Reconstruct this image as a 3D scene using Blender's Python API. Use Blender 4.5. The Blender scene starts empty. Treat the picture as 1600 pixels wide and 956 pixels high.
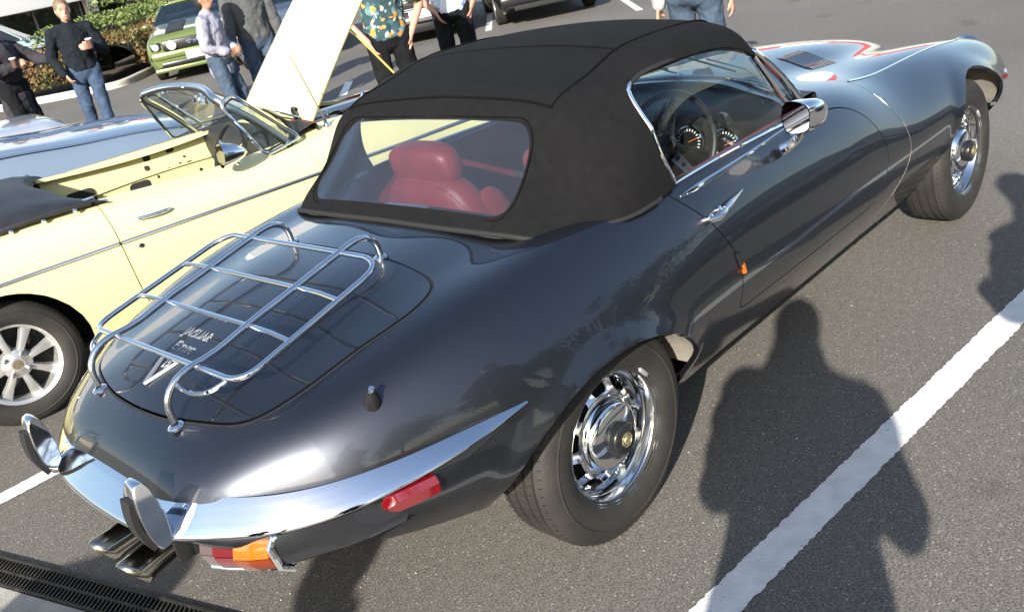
import bpy, bmesh, math, random
import numpy as np
from mathutils import Vector, Matrix
random.seed(7); np.random.seed(7)
R = math.radians
sc = bpy.context.scene
C = sc.collection
# ------------------------------------------------------------------ camera
cam_d = bpy.data.cameras.new('camera'); cam = bpy.data.objects.new('camera', cam_d); C.objects.link(cam)
def cam_rows(yaw, pitch, roll):
    f = np.array([math.cos(pitch)*math.cos(yaw), math.cos(pitch)*math.sin(yaw), math.sin(pitch)])
    r = np.cross(f, [0, 0, 1.]); r /= np.linalg.norm(r); u = np.cross(r, f)
    c, s = math.cos(roll), math.sin(roll)
    return np.array([c*r+s*u, -s*r+c*u, -f])
CAMP = (-1.6538, -2.2529, 1.7117)
CR = cam_rows(.831, -.3979, -.2074)
m4 = Matrix.Identity(4)
for i in range(3):
    for j in range(3): m4[i][j] = CR[j][i]
    m4[i][3] = CAMP[i]
cam.matrix_world = m4
cam_d.sensor_width = 36; cam_d.lens = 1430.47/1600*36
cam_d.clip_start = .02; cam_d.clip_end = 3000
sc.camera = cam
# ------------------------------------------------------------------ light
SUN_EL, SHADOW_AZ = R(25.5), R(27.5)           # shadows run along +27.5 deg from the car's nose direction
w = bpy.data.worlds.new('World'); sc.world = w; w.use_nodes = True
wn = w.node_tree.nodes; wl = w.node_tree.links
sky = wn.new('ShaderNodeTexSky'); sky.sky_type = 'NISHITA'; sky.sun_disc = False
sky.sun_elevation = SUN_EL
sun_dir = Vector((-math.cos(SHADOW_AZ)*math.cos(SUN_EL), -math.sin(SHADOW_AZ)*math.cos(SUN_EL), math.sin(SUN_EL)))
sky.sun_rotation = math.atan2(sun_dir.x, sun_dir.y)
sky.air_density = 1.0; sky.dust_density = 1.2; sky.ozone_density = 1.0
wn['Background'].inputs[1].default_value = .11
wl.new(sky.outputs[0], wn['Background'].inputs[0])
sl = bpy.data.lights.new('sun', 'SUN'); sl.energy = 4.6; sl.angle = R(.55); sl.color = (1, .95, .86)
so = bpy.data.objects.new('sun', sl); C.objects.link(so)
so.rotation_euler = sun_dir.to_track_quat('Z', 'Y').to_euler()
vs = sc.view_settings; vs.view_transform = 'Standard'; vs.look = 'None'; vs.gamma = 1; vs.use_curve_mapping = False
vs.exposure = 1.15
sc.render.engine = 'CYCLES'
sc.cycles.max_bounces = 10; sc.cycles.transparent_max_bounces = 16
sc.cycles.caustics_reflective = False; sc.cycles.caustics_refractive = False

# ------------------------------------------------------------------ materials
MAT = {}
def mat(name, col, rough=.5, metal=0., coat=0., coat_rough=.03, spec=.5, var=0., vscale=20, bump=0., bscale=200, emit=None, col2=None, trans=0., sheen=0., ior=None, flakes=0):
    if name in MAT: return MAT[name]
    m = bpy.data.materials.new(name); m.use_nodes = True; MAT[name] = m
    nt = m.node_tree; b = nt.nodes['Principled BSDF']
    b.inputs['Base Color'].default_value = (*col, 1); b.inputs['Roughness'].default_value = rough
    b.inputs['Metallic'].default_value = metal; b.inputs['Coat Weight'].default_value = coat
    b.inputs['Coat Roughness'].default_value = coat_rough; b.inputs['Specular IOR Level'].default_value = spec
    b.inputs['Transmission Weight'].default_value = trans; b.inputs['Sheen Weight'].default_value = sheen
    if ior: b.inputs['IOR'].default_value = ior
    if emit: b.inputs['Emission Color'].default_value = (*emit[:3], 1); b.inputs['Emission Strength'].default_value = emit[3]
    tc = nt.nodes.new('ShaderNodeTexCoord')
    if var or col2:
        n = nt.nodes.new('ShaderNodeTexNoise'); n.inputs['Scale'].default_value = vscale; n.inputs['Detail'].default_value = 6
        nt.links.new(tc.outputs['Object'], n.inputs['Vector'])
        r = nt.nodes.new('ShaderNodeValToRGB'); e = r.color_ramp.elements
        c2 = col2 if col2 else tuple(min(1, c*(1+var)) for c in col)
        c1 = col if col2 else tuple(c*(1-var) for c in col)
        e[0].position = .32; e[1].position = .68; e[0].color = (*c1, 1); e[1].color = (*c2, 1)
        nt.links.new(n.outputs['Fac'], r.inputs['Fac']); nt.links.new(r.outputs['Color'], b.inputs['Base Color'])
    if bump:
        n2 = nt.nodes.new('ShaderNodeTexNoise'); n2.inputs['Scale'].default_value = bscale; n2.inputs['Detail'].default_value = 4
        nt.links.new(tc.outputs['Object'], n2.inputs['Vector'])
        bp = nt.nodes.new('ShaderNodeBump'); bp.inputs['Strength'].default_value = bump; bp.inputs['Distance'].default_value = .01
        nt.links.new(n2.outputs['Fac'], bp.inputs['Height']); nt.links.new(bp.outputs['Normal'], b.inputs['Normal'])
    if flakes:
        v = nt.nodes.new('ShaderNodeTexVoronoi'); v.inputs['Scale'].default_value = flakes
        nt.links.new(tc.outputs['Object'], v.inputs['Vector'])
        mr = nt.nodes.new('ShaderNodeMapRange'); mr.inputs['To Min'].default_value = rough-.07; mr.inputs['To Max'].default_value = rough+.1
        sp = nt.nodes.new('ShaderNodeSeparateColor'); nt.links.new(v.outputs['Color'], sp.inputs[0])
        nt.links.new(sp.outputs[0], mr.inputs['Value']); nt.links.new(mr.outputs[0], b.inputs['Roughness'])
    return m
def glass(name, tint, refl=1.0, rough=0., haze=0.):
    if name in MAT: return MAT[name]
    m = bpy.data.materials.new(name); m.use_nodes = True; MAT[name] = m
    nt = m.node_tree; nt.nodes.remove(nt.nodes['Principled BSDF']); out = nt.nodes['Material Output']
    t = nt.nodes.new('ShaderNodeBsdfTransparent'); t.inputs[0].default_value = (*tint, 1)
    g = nt.nodes.new('ShaderNodeBsdfGlossy'); g.inputs['Roughness'].default_value = rough
    lw = nt.nodes.new('ShaderNodeLayerWeight'); lw.inputs[0].default_value = .5
    pw = nt.nodes.new('ShaderNodeMath'); pw.operation = 'POWER'; pw.inputs[1].default_value = 4.2; nt.links.new(lw.outputs['Facing'], pw.inputs[0])
    f = nt.nodes.new('ShaderNodeMath'); f.operation = 'MULTIPLY_ADD'; f.inputs[1].default_value = .9; f.inputs[2].default_value = .06; nt.links.new(pw.outputs[0], f.inputs[0])
    mul = nt.nodes.new('ShaderNodeMath'); mul.operation = 'MULTIPLY_ADD'; mul.inputs[1].default_value = 1.25*refl; mul.inputs[2].default_value = .0; mul.use_clamp = True
    mx = nt.nodes.new('ShaderNodeMixShader')
    nt.links.new(f.outputs[0], mul.inputs[0]); nt.links.new(mul.outputs[0], mx.inputs[0])
    last = t.outputs[0]
    if haze:
        d = nt.nodes.new('ShaderNodeBsdfDiffuse'); d.inputs[0].default_value = (.6, .65, .75, 1)
        m2 = nt.nodes.new('ShaderNodeMixShader'); m2.inputs[0].default_value = haze
        nt.links.new(last, m2.inputs[1]); nt.links.new(d.outputs[0], m2.inputs[2]); last = m2.outputs[0]
    nt.links.new(last, mx.inputs[1]); nt.links.new(g.outputs[0], mx.inputs[2])
    nt.links.new(mx.outputs[0], out.inputs['Surface'])
    return m
CHROME = mat('chrome', (.86, .87, .89), .045, 1.)
WCHROME = mat('wheel_chrome', (.80, .81, .83), .11, 1.)
CHROME2 = mat('aged_chrome', (.70, .70, .70), .12, 1.)
RUBBER = mat('rubber', (.013, .0125, .012), .72, col2=(.030, .027, .023), vscale=7, bump=.15, bscale=90)
BLACK = mat('black_plastic', (.012, .012, .013), .35)
MATTE = mat('matte_black', (.010, .010, .010), .8)
UNDER = mat('underbody', (.03, .029, .028), .9, var=.4, vscale=12)
DUST = mat('dusty_arch', (.17, .155, .13), .85, var=.35, vscale=9)

# ------------------------------------------------------------------ mesh helpers
def tag(o, label=None, cat=None, group=None, kind=None):
    if label: o['label'] = label
    if cat: o['category'] = cat
    if group: o['group'] = group
    if kind: o['kind'] = kind
    return o
def empty(name, loc=(0, 0, 0), rz=0, label=None, cat=None, group=None):
    o = bpy.data.objects.new(name, None); C.objects.link(o); o.location = loc; o.rotation_euler.z = rz
    o.empty_display_size = .1
    return tag(o, label, cat, group)
def link_mesh(name, me, parent=None):
    o = bpy.data.objects.new(name, me); C.objects.link(o)
    if parent: o.parent = parent
    return o
def ident(): return np.eye(3)
def rotz(a): c, s = math.cos(a), math.sin(a); return np.array([[c, -s, 0], [s, c, 0], [0, 0, 1.]])
def rotx(a): c, s = math.cos(a), math.sin(a); return np.array([[1., 0, 0], [0, c, -s], [0, s, c]])
def roty(a): c, s = math.cos(a), math.sin(a); return np.array([[c, 0, s], [0, 1., 0], [-s, 0, c]])
def frame_to(d):
    d = np.array(d, float); d /= np.linalg.norm(d)
    a = np.array([0, 0, 1.]) if abs(d[2]) < .9 else np.array([1., 0, 0])
    x = np.cross(a, d); x /= np.linalg.norm(x); y = np.cross(d, x)
    return np.array([x, y, d]).T
class MB:
    def __init__(s): s.v = []; s.f = []; s.n = 0
    def add(s, V, F):
        V = np.asarray(V, float); s.v.append(V); k = s.n
        s.f += [tuple(i+k for i in f) for f in F]; s.n += len(V); return s
    def box(s, c, size, rot=None, bev=0.):
        sx, sy, sz = [q/2 for q in size]
        if bev <= 0:
            V = np.array([(x, y, z) for x in (-sx, sx) for y in (-sy, sy) for z in (-sz, sz)])
            F = [(0, 1, 3, 2), (4, 6, 7, 5), (0, 4, 5, 1), (2, 3, 7, 6), (0, 2, 6, 4), (1, 5, 7, 3)]
        else:
            b = min(bev, sx*.9, sy*.9, sz*.9); bm = bmesh.new(); bmesh.ops.create_cube(bm, size=1)
            for vv in bm.verts: vv.co = (vv.co.x*2*sx, vv.co.y*2*sy, vv.co.z*2*sz)
            bmesh.ops.bevel(bm, geom=bm.edges[:], offset=b, segments=2, affect='EDGES', profile=.5)
            bm.verts.index_update(); V = np.array([vv.co[:] for vv in bm.verts]); F = [tuple(q.index for q in f.verts) for f in bm.faces]; bm.free()
        if rot is not None: V = V@np.asarray(rot).T
        return s.add(V+np.array(c), F)
    def tube(s, pts, r, n=10, closed=False, caps=True):
        P = np.asarray(pts, float); m = len(P); rr = np.full(m, r) if np.isscalar(r) else np.asarray(r, float)
        T = np.zeros_like(P)
        for i in range(m):
            a = P[(i-1) % m] if (closed or i > 0) else P[i]; b = P[(i+1) % m] if (closed or i < m-1) else P[i]
            d = b-a; T[i] = d/(np.linalg.norm(d)+1e-12)
        N = frame_to(T[0])[:, 0]; V = []
        for i in range(m):
            N = N-T[i]*np.dot(N, T[i]); N /= np.linalg.norm(N)+1e-12; B = np.cross(T[i], N)
            for k in range(n):
                a = 2*math.pi*k/n; V.append(P[i]+rr[i]*(math.cos(a)*N+math.sin(a)*B))
        F = []
        for i in range(m if closed else m-1):
            j = (i+1) % m
            for k in range(n): F.append((i*n+k, i*n+(k+1) % n, j*n+(k+1) % n, j*n+k))
        if caps and not closed: F.append(tuple(range(n))[::-1]); F.append(tuple((m-1)*n+k for k in range(n)))
        return s.add(V, F)
    def lathe(s, prof, n=32, o=(0, 0, 0), axis=(0, 0, 1), cap=False, a0=0, a1=2*math.pi):
        M = frame_to(axis); V = []; full = abs(a1-a0-2*math.pi) < 1e-6; nn = n if full else n+1
        for (r, h) in prof:
            for k in range(nn):
                a = a0+(a1-a0)*k/n; V.append(np.array(o)+M@np.array([r*math.cos(a), r*math.sin(a), h]))
        F = []
        for i in range(len(prof)-1):
            for k in range(n):
                k2 = (k+1) % nn; F.append((i*nn+k, i*nn+k2, (i+1)*nn+k2, (i+1)*nn+k))
        if cap: F.append(tuple(range(nn))[::-1]); F.append(tuple((len(prof)-1)*nn+k for k in range(nn)))
        return s.add(V, F)
    def ell(s, c, r, n=12, rot=None):
        V = [(0, 0, 1)]; m = max(6, n//2+2)
        for i in range(1, m):
            t = math.pi*i/m
            for k in range(n): a = 2*math.pi*k/n; V.append((math.sin(t)*math.cos(a), math.sin(t)*math.sin(a), math.cos(t)))
        V.append((0, 0, -1)); V = np.array(V)*np.array(r)
        if rot is not None: V = V@np.asarray(rot).T
        F = [(0, 1+k, 1+(k+1) % n) for k in range(n)]
        for i in range(m-2):
            for k in range(n): F.append((1+i*n+k, 1+(i+1)*n+k, 1+(i+1)*n+(k+1) % n, 1+i*n+(k+1) % n))
        L = len(V)-1
        F += [(L, 1+(m-2)*n+(k+1) % n, 1+(m-2)*n+k) for k in range(n)]
        return s.add(V+np.array(c), F)
    def prism(s, poly, h, o=(0, 0, 0), M=None):
        M = ident() if M is None else np.asarray(M); n = len(poly)
        V = [np.array(o)+M@np.array([p[0], p[1], z]) for z in (0, h) for p in poly]
        F = [tuple(range(n))[::-1], tuple(range(n, 2*n))]+[(k, (k+1) % n, n+(k+1) % n, n+k) for k in range(n)]
        return s.add(V, F)
    def grid(s, G, cu=False, cv=False):
        G = np.asarray(G, float); a, b = G.shape[:2]; F = []
        for i in range(a if cu else a-1):
            for j in range(b if cv else b-1):
                F.append((i*b+j, ((i+1) % a)*b+j, ((i+1) % a)*b+(j+1) % b, i*b+(j+1) % b))
        return s.add(G.reshape(-1, 3), F)
    def build(s, name, m, parent=None, smooth=True, angle=35, fix=True):
        me = bpy.data.meshes.new(name); V = np.concatenate(s.v) if s.v else np.zeros((0, 3))
        me.from_pydata(V.tolist(), [], s.f)
        if fix:
            bm = bmesh.new(); bm.from_mesh(me); bmesh.ops.recalc_face_normals(bm, faces=bm.faces[:]); bm.to_mesh(me); bm.free()
        me.validate(); me.update()
        if smooth:
            me.polygons.foreach_set('use_smooth', [True]*len(me.polygons))
            if angle < 180: me.set_sharp_from_angle(angle=R(angle))
        if m: me.materials.append(m)
        return link_mesh(name, me, parent)
def copy_tree(o, parent=None):
    c = o.copy(); C.objects.link(c); c.parent = parent
    for ch in o.children: copy_tree(ch, c)
    return c
def ncs(t, Y):
    """natural cubic spline evaluator; t (n,), Y (n,d)"""
    t = np.asarray(t, float); Y = np.asarray(Y, float); Y = Y.reshape(len(t), -1); n = len(t); h = np.diff(t)
    A = np.eye(n); B = np.zeros_like(Y)
    for i in range(1, n-1):
        A[i, i-1] = h[i-1]; A[i, i] = 2*(h[i-1]+h[i]); A[i, i+1] = h[i]
        B[i] = 6*((Y[i+1]-Y[i])/h[i]-(Y[i]-Y[i-1])/h[i-1])
    M = np.linalg.solve(A, B)
    def ev(x):
        x = np.atleast_1d(np.asarray(x, float)); i = np.clip(np.searchsorted(t, x)-1, 0, n-2); hh = h[i][:, None]
        a = (t[i+1]-x)[:, None]; b = (x-t[i])[:, None]
        return M[i]*a**3/(6*hh)+M[i+1]*b**3/(6*hh)+(Y[i]/hh-M[i]*hh/6)*a+(Y[i+1]/hh-M[i+1]*hh/6)*b
    return ev
def curve(pts, n=60):
    P = np.asarray(pts, float); d = np.r_[0, np.cumsum(np.linalg.norm(np.diff(P, axis=0), axis=1))]
    return ncs(d, P)(np.linspace(0, d[-1], n))
def rounded(poly, r, n=5):
    """round the corners of a polyline/polygon (list of 2D/3D points, closed)"""
    P = [np.array(p, float) for p in poly]; out = []; m = len(P)
    for i in range(m):
        a, b, c = P[i-1], P[i], P[(i+1) % m]; u = (a-b); v = (c-b); lu, lv = np.linalg.norm(u), np.linalg.norm(v)
        q = min(r, lu*.48, lv*.48); p0 = b+u/lu*q; p1 = b+v/lv*q
        for k in range(n+1):
            t = k/n; out.append((1-t)**2*p0+2*t*(1-t)*b+t*t*p1)
    return np.array(out)
def sdf(poly, X, Y):
    """signed distance to closed 2D polygon, negative inside"""
    P = np.asarray(poly, float); X = np.asarray(X, float); Y = np.asarray(Y, float)
    d = np.full(X.shape, 1e9); ins = np.zeros(X.shape, bool); n = len(P)
    for i in range(n):
        x0, y0 = P[i-1]; x1, y1 = P[i]; ex, ey = x1-x0, y1-y0
        t = np.clip(((X-x0)*ex+(Y-y0)*ey)/(ex*ex+ey*ey+1e-12), 0, 1)
        d = np.minimum(d, np.hypot(X-x0-t*ex, Y-y0-t*ey))
        c = ((y0 > Y) != (y1 > Y)) & (X < (x1-x0)*(Y-y0)/((y1-y0) if y1 != y0 else 1e-12)+x0)
        ins ^= c
    return np.where(ins, -d, d)
def clip(V, F, f):
    """keep the part of the polygon mesh where f > 0"""
    V = np.asarray(V); out = []; newv = []; cache = {}; used = {}
    def vi(i):
        k = used.get(i)
        if k is None: k = len(newv); newv.append(V[i]); used[i] = k
        return k
    pos = f > 0
    for fc in F:
        p = [pos[i] for i in fc]
        if all(p): out.append(tuple(vi(i) for i in fc)); continue
        if not any(p): continue
        q = []; m = len(fc)
        for k in range(m):
            a, b = fc[k], fc[(k+1) % m]
            if pos[a]: q.append(vi(a))
            if pos[a] != pos[b]:
                key = (min(a, b), max(a, b)); e = cache.get(key)
                if e is None:
                    t = f[a]/(f[a]-f[b]); e = len(newv); newv.append(V[a]+(V[b]-V[a])*t); cache[key] = e
                q.append(e)
        if len(q) >= 3: out.append(tuple(q))
    return np.array(newv).reshape(-1, 3), out
def panel(name, V, F, m, parent, flange=.012, angle=180, dirn=None, lip_mat=None):
    """polygon surface -> mesh object with its open edges folded inwards"""
    me = bpy.data.meshes.new(name); me.from_pydata(np.asarray(V).tolist(), [], F); me.validate()
    bm = bmesh.new(); bm.from_mesh(me); bmesh.ops.remove_doubles(bm, verts=bm.verts[:], dist=1e-5)
    bmesh.ops.dissolve_degenerate(bm, edges=bm.edges[:], dist=1e-5)
    bm.normal_update()
    for f in bm.faces: f.smooth = True
    if flange:
        be = [e for e in bm.edges if len(e.link_faces) == 1]
        nrm = {v: v.normal.copy() for e in be for v in e.verts}
        for e in be: e.smooth = False
        r = bmesh.ops.extrude_edge_only(bm, edges=be)
        src = {}
        for v in nrm: src[tuple(round(q, 6) for q in v.co)] = nrm[v]
        for g in r['geom']:
            if isinstance(g, bmesh.types.BMVert):
                n = src.get(tuple(round(q, 6) for q in g.co), Vector((0, 0, 1)))
                g.co -= n*flange
            elif isinstance(g, bmesh.types.BMFace):
                g.smooth = True
                if lip_mat: g.material_index = 1
    bm.to_mesh(me); bm.free()
    me.materials.append(m)
    if lip_mat: me.materials.append(lip_mat)
    return link_mesh(name, me, parent)
def text_mesh(name, s, size, depth, m, M, parent, align='CENTER', shear=0., bevel=0.):
    cu = bpy.data.curves.new(name, 'FONT'); cu.body = s; cu.size = size; cu.extrude = depth; cu.align_x = align; cu.align_y = 'CENTER'; cu.shear = shear; cu.bevel_depth = bevel
    o = bpy.data.objects.new(name, cu); C.objects.link(o); dg = bpy.context.evaluated_depsgraph_get()
    me = bpy.data.meshes.new_from_object(o.evaluated_get(dg)); bpy.data.objects.remove(o); bpy.data.curves.remove(cu)
    me.name = name; me.transform(M); me.materials.clear(); me.materials.append(m)
    return link_mesh(name, me, parent)
def M4(rows3, loc):
    m = Matrix.Identity(4); A = np.asarray(rows3)
    for i in range(3):
        for j in range(3): m[i][j] = A[i][j]
        m[i][3] = loc[i]
    return m
# ------------------------------------------------------------------ ground
def asphalt():
    m = bpy.data.materials.new('asphalt'); m.use_nodes = True; nt = m.node_tree; b = nt.nodes['Principled BSDF']
    tc = nt.nodes.new('ShaderNodeTexCoord'); L = nt.links.new
    def noise(sc_, det, rough=.5):
        n = nt.nodes.new('ShaderNodeTexNoise'); n.inputs['Scale'].default_value = sc_; n.inputs['Detail'].default_value = det; n.inputs['Roughness'].default_value = rough
        L(tc.outputs['Object'], n.inputs['Vector']); return n
    def ramp(src, p0, c0, p1, c1):
        r = nt.nodes.new('ShaderNodeValToRGB'); e = r.color_ramp.elements; e[0].position = p0; e[1].position = p1; e[0].color = (*c0, 1); e[1].color = (*c1, 1); L(src, r.inputs[0]); return r
    def mix(a, bb, fac, mode='MIX'):
        x = nt.nodes.new('ShaderNodeMix'); x.data_type = 'RGBA'; x.blend_type = mode
        if isinstance(fac, float): x.inputs[0].default_value = fac
        else: L(fac, x.inputs[0])
        L(a, x.inputs[6]); L(bb, x.inputs[7]); return x
    big = ramp(noise(.35, 5).outputs[0], .3, (.118, .111, .102), .72, (.172, .161, .146))
    fine = ramp(noise(150, 4, .7).outputs[0], .36, (.36, .36, .37), .66, (1.62, 1.58, 1.5))
    col = mix(big.outputs[0], fine.outputs[0], 1., 'MULTIPLY')
    mid = ramp(noise(34, 4, .6).outputs[0], .33, (.84, .84, .84), .7, (1.15, 1.14, 1.12))
    col = mix(col.outputs[2], mid.outputs[0], 1., 'MULTIPLY')
    vor = nt.nodes.new('ShaderNodeTexVoronoi'); vor.inputs['Scale'].default_value = 115; L(tc.outputs['Object'], vor.inputs['Vector'])
    sep = nt.nodes.new('ShaderNodeSeparateColor'); L(vor.outputs['Color'], sep.inputs[0])
    gt = nt.nodes.new('ShaderNodeMath'); gt.operation = 'GREATER_THAN'; gt.inputs[1].default_value = .93; L(sep.outputs[0], gt.inputs[0])
    lt = nt.nodes.new('ShaderNodeMath'); lt.operation = 'LESS_THAN'; lt.inputs[1].default_value = .36; L(vor.outputs['Distance'], lt.inputs[0])
    mul = nt.nodes.new('ShaderNodeMath'); mul.operation = 'MULTIPLY'; L(gt.outputs[0], mul.inputs[0]); L(lt.outputs[0], mul.inputs[1])
    rgb = nt.nodes.new('ShaderNodeRGB'); rgb.outputs[0].default_value = (.36, .33, .28, 1)
    col = mix(col.outputs[2], rgb.outputs[0], mul.outputs[0])
    st = ramp(noise(1.7, 3).outputs[0], .66, (1, 1, 1), .74, (.76, .72, .68))
    st2 = ramp(noise(9, 5, .7).outputs[0], .70, (1, 1, 1), .78, (.60, .55, .50))
    col = mix(col.outputs[2], st2.outputs[0], 1., 'MULTIPLY')
    col = mix(col.outputs[2], st.outputs[0], 1., 'MULTIPLY')
    L(col.outputs[2], b.inputs['Base Color']); b.inputs['Roughness'].default_value = .82
    h = noise(170, 4, .7); bp = nt.nodes.new('ShaderNodeBump'); bp.inputs['Strength'].default_value = .85; bp.inputs['Distance'].default_value = .006
    L(h.outputs[0], bp.inputs['Height']); L(bp.outputs[0], b.inputs['Normal'])
    return m
ASPH = asphalt()
def road_paint():
    m = mat('road_paint', (.74, .73, .70), .7, var=.10, vscale=14, bump=.35, bscale=160)
    nt = m.node_tree; b = nt.nodes['Principled BSDF']; out = nt.nodes['Material Output']; L = nt.links.new
    tc = nt.nodes.new('ShaderNodeTexCoord'); n = nt.nodes.new('ShaderNodeTexNoise'); n.inputs['Scale'].default_value = 55; n.inputs['Detail'].default_value = 5
    L(tc.outputs['Object'], n.inputs['Vector'])
    r = nt.nodes.new('ShaderNodeValToRGB'); r.color_ramp.elements[0].position = .235; r.color_ramp.elements[1].position = .30
    L(n.outputs[0], r.inputs[0])
    t = nt.nodes.new('ShaderNodeBsdfTransparent'); mx = nt.nodes.new('ShaderNodeMixShader')
    L(r.outputs[0], mx.inputs[0]); L(t.outputs[0], mx.inputs[1]); L(b.outputs[0], mx.inputs[2]); L(mx.outputs[0], out.inputs[0])
    return m
PAINT = road_paint()
g = MB(); g.add([(-900, -900, 0), (900, -900, 0), (900, 900, 0), (-900, 900, 0)], [(0, 1, 2, 3)])
tag(g.build('ground', ASPH, smooth=False), kind='structure')
def line(p0, p1, wd, label, ext=True, group='white bay lines'):
    p0, p1 = np.array(p0, float), np.array(p1, float); d = p1-p0; L = np.linalg.norm(d); d /= L; n = np.array([-d[1], d[0]])
    k = max(8, int(L/.012)) if L < 8 else 60
    V = []; F = []
    for i in range(k+1):
        c = p0+d*L*i/k; e = .0035 if L < 8 else 0
        for s_ in (-1, 1): q = c+n*s_*(wd/2+random.uniform(-e, e)); V.append((q[0], q[1], .004))
    F = [(2*i, 2*i+2, 2*i+3, 2*i+1) for i in range(k)]
    o = MB().add(V, F).build('bay_line', PAINT, smooth=False)
    return tag(o, label, 'road marking', group)
line((-1.15, -1.07), (5.6, -1.565), .105, 'long white painted bay line beside the dark grey convertible')
line((-1.12, 1.565), (4.2, 1.50), .095, 'white painted bay line between dark convertible and yellow roadster')
line((9.45, 9.08), (13.3, 12.75), .11, 'white bay line beside the front wheel of the chrome grilled car')
line((10.1, 6.44), (13.9, 10.1), .11, 'white bay line to the right of the black parked car')
line((5.3, 7.7), (6.1, 8.6), .11, 'short white line on the tarmac behind the man in dark floral shirt')
# drain channel along the back of the bays, with a grate of slots
DR0 = np.array([-1.213, 1.12]); DR1 = np.array([-.929, .123])
dv = (DR1-DR0)/np.linalg.norm(DR1-DR0); dn = np.array([dv[1], -dv[0]])
if dn[0] > 0: dn = -dn
ang = math.atan2(dv[1], dv[0])
IRON = mat('cast_iron', (.030, .029, .028), .55, .4, var=.5, vscale=30, bump=.3, bscale=120)
dr = empty('drain_channel', (DR0[0], DR0[1], 0), 0, 'black slotted drain channel grate running along the concrete strip', 'drain')
WD = .118
tot = 2.6; start = DR0-dv*.55-DR0
def dp(a, b, z): q = start+dv*a+dn*b; return (q[0], q[1], z)
Mz = rotz(ang)
bk = MB(); bk.box(dp(tot/2, WD/2, .003), (tot, WD, .004), Mz); bk.build('channel_bed', MATTE, dr)
for b_ in (.006, WD-.006, WD*.5): 
    e = MB(); e.box(dp(tot/2, b_, .010), (tot, .012 if b_ != WD*.5 else .010, .012), Mz, .002); e.build('edge_rail', IRON, dr)
nb = int(tot/.0185); bar = None
for k in range(nb):
    for side in (0, 1):
        a = .01+k*.0185; b_ = WD*(.27 if side == 0 else .73)
        if bar is None:
            bar = MB().box((0, 0, 0), (.0085, WD*.43, .011), rotz(.35), .0015).build('grate_bar', IRON, dr); o = bar
        else:
            o = bar.copy(); C.objects.link(o); o.parent = dr
        o.location = dp(a, b_, .009); o.rotation_euler.z = ang
CONC = mat('concrete', (.33, .315, .28), .85, var=.18, vscale=7, bump=.35, bscale=150)
cs = MB(); q = [DR0-dv*3+dn*(WD+.004), DR0+dv*5+dn*(WD+.004), DR0+dv*5+dn*(WD+.5), DR0-dv*3+dn*(WD+.5)]
cs.add([(p[0], p[1], z) for z in (.0, .012) for p in q], [(4, 5, 6, 7), (0, 1, 5, 4), (1, 2, 6, 5), (2, 3, 7, 6), (3, 0, 4, 7)])
tag(cs.build('concrete_strip', CONC, smooth=False), kind='structure')
# ------------------------------------------------------------------ dark grey convertible (origin: ground under the rear axle, +x = nose)
PAINTG = mat('gunmetal_paint', (.060, .064, .076), .39, .96, coat=1., coat_rough=.012, flakes=2600)
HOODCLOTH = mat('hood_cloth', (.0095, .0094, .0100), .97, spec=.12, bump=.45, bscale=300, var=.14, vscale=30)
REDL = mat('red_leather', (.20, .026, .026), .45, var=.15, vscale=10, bump=.15, bscale=160)
DASH = mat('dash_black', (.018, .018, .018), .55, bump=.2, bscale=400)
GLASS = glass('car_glass', (.82, .88, .86), 1.0)
PVC = glass('clear_rear_pane', (.74, .76, .82), 1.5, .015, .03)
et = empty('sports_car', (0, 0, 0), 0, 'dark gunmetal grey convertible with black soft top and chrome luggage rack', 'car')
# stations: x | then C(z) Q D S W L B as (y, z)
ST = [
 (-1.066, .625, (.12, .624), (.22, .620), (.275, .609), (.315, .592), (.33, .555), (.29, .535)),
 (-1.045, .672, (.14, .670), (.26, .662), (.335, .640), (.385, .596), (.41, .548), (.36, .525)),
 (-1.000, .718, (.16, .714), (.30, .703), (.400, .674), (.458, .603), (.483, .54), (.44, .510)),
 (-.925, .770, (.17, .764), (.33, .746), (.455, .710), (.530, .610), (.548, .53), (.515, .490)),
 (-.800, .817, (.19, .810), (.38, .785), (.535, .750), (.633, .617), (.642, .515), (.60, .448)),
 (-.600, .863, (.21, .855), (.42, .826), (.602, .800), (.722, .630), (.722, .485), (.665, .392)),
 (-.350, .902, (.23, .896), (.46, .872), (.645, .850), (.795, .645), (.785, .465), (.70, .335)),
 (0., .922, (.25, .917), (.50, .900), (.675, .885), (.836, .655), (.832, .455), (.725, .29)),
 (.40, .935, (.27, .932), (.54, .920), (.695, .900), (.832, .655), (.805, .43), (.69, .255)),
 (.90, .935, (.27, .932), (.54, .922), (.700, .897), (.828, .645), (.795, .42), (.675, .245)),
 (1.35, .940, (.26, .936), (.51, .918), (.690, .880), (.828, .635), (.793, .415), (.672, .24)),
 (1.70, .950, (.24, .944), (.43, .905), (.655, .862), (.828, .630), (.793, .415), (.672, .24)),
 (2.00, .948, (.235, .928), (.40, .874), (.605, .832), (.830, .622), (.795, .42), (.68, .245)),
 (2.35, .920, (.23, .900), (.39, .842), (.600, .812), (.834, .612), (.80, .425), (.685, .25)),
 (2.70, .868, (.22, .848), (.38, .800), (.600, .792), (.832, .603), (.80, .44), (.70, .28)),
 (3.00, .796, (.20, .780), (.36, .748), (.598, .758), (.810, .585), (.78, .44), (.69, .31)),
 (3.22, .722, (.17, .711), (.315, .688), (.580, .722), (.770, .57), (.74, .44), (.65, .335)),
 (3.40, .650, (.16, .642), (.29, .630), (.530, .660), (.690, .55), (.655, .435), (.57, .355)),
 (3.52, .555, (.14, .55), (.24, .548), (.42, .565), (.54, .52), (.51, .43), (.44, .375)),
 (3.57, .47, (.09, .47), (.16, .47), (.27, .475), (.34, .46), (.32, .43), (.27, .40)),
]
VP = np.array([0, .22, .48, .70, 1.0, 1.22, 1.40]); NV = 44
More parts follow.
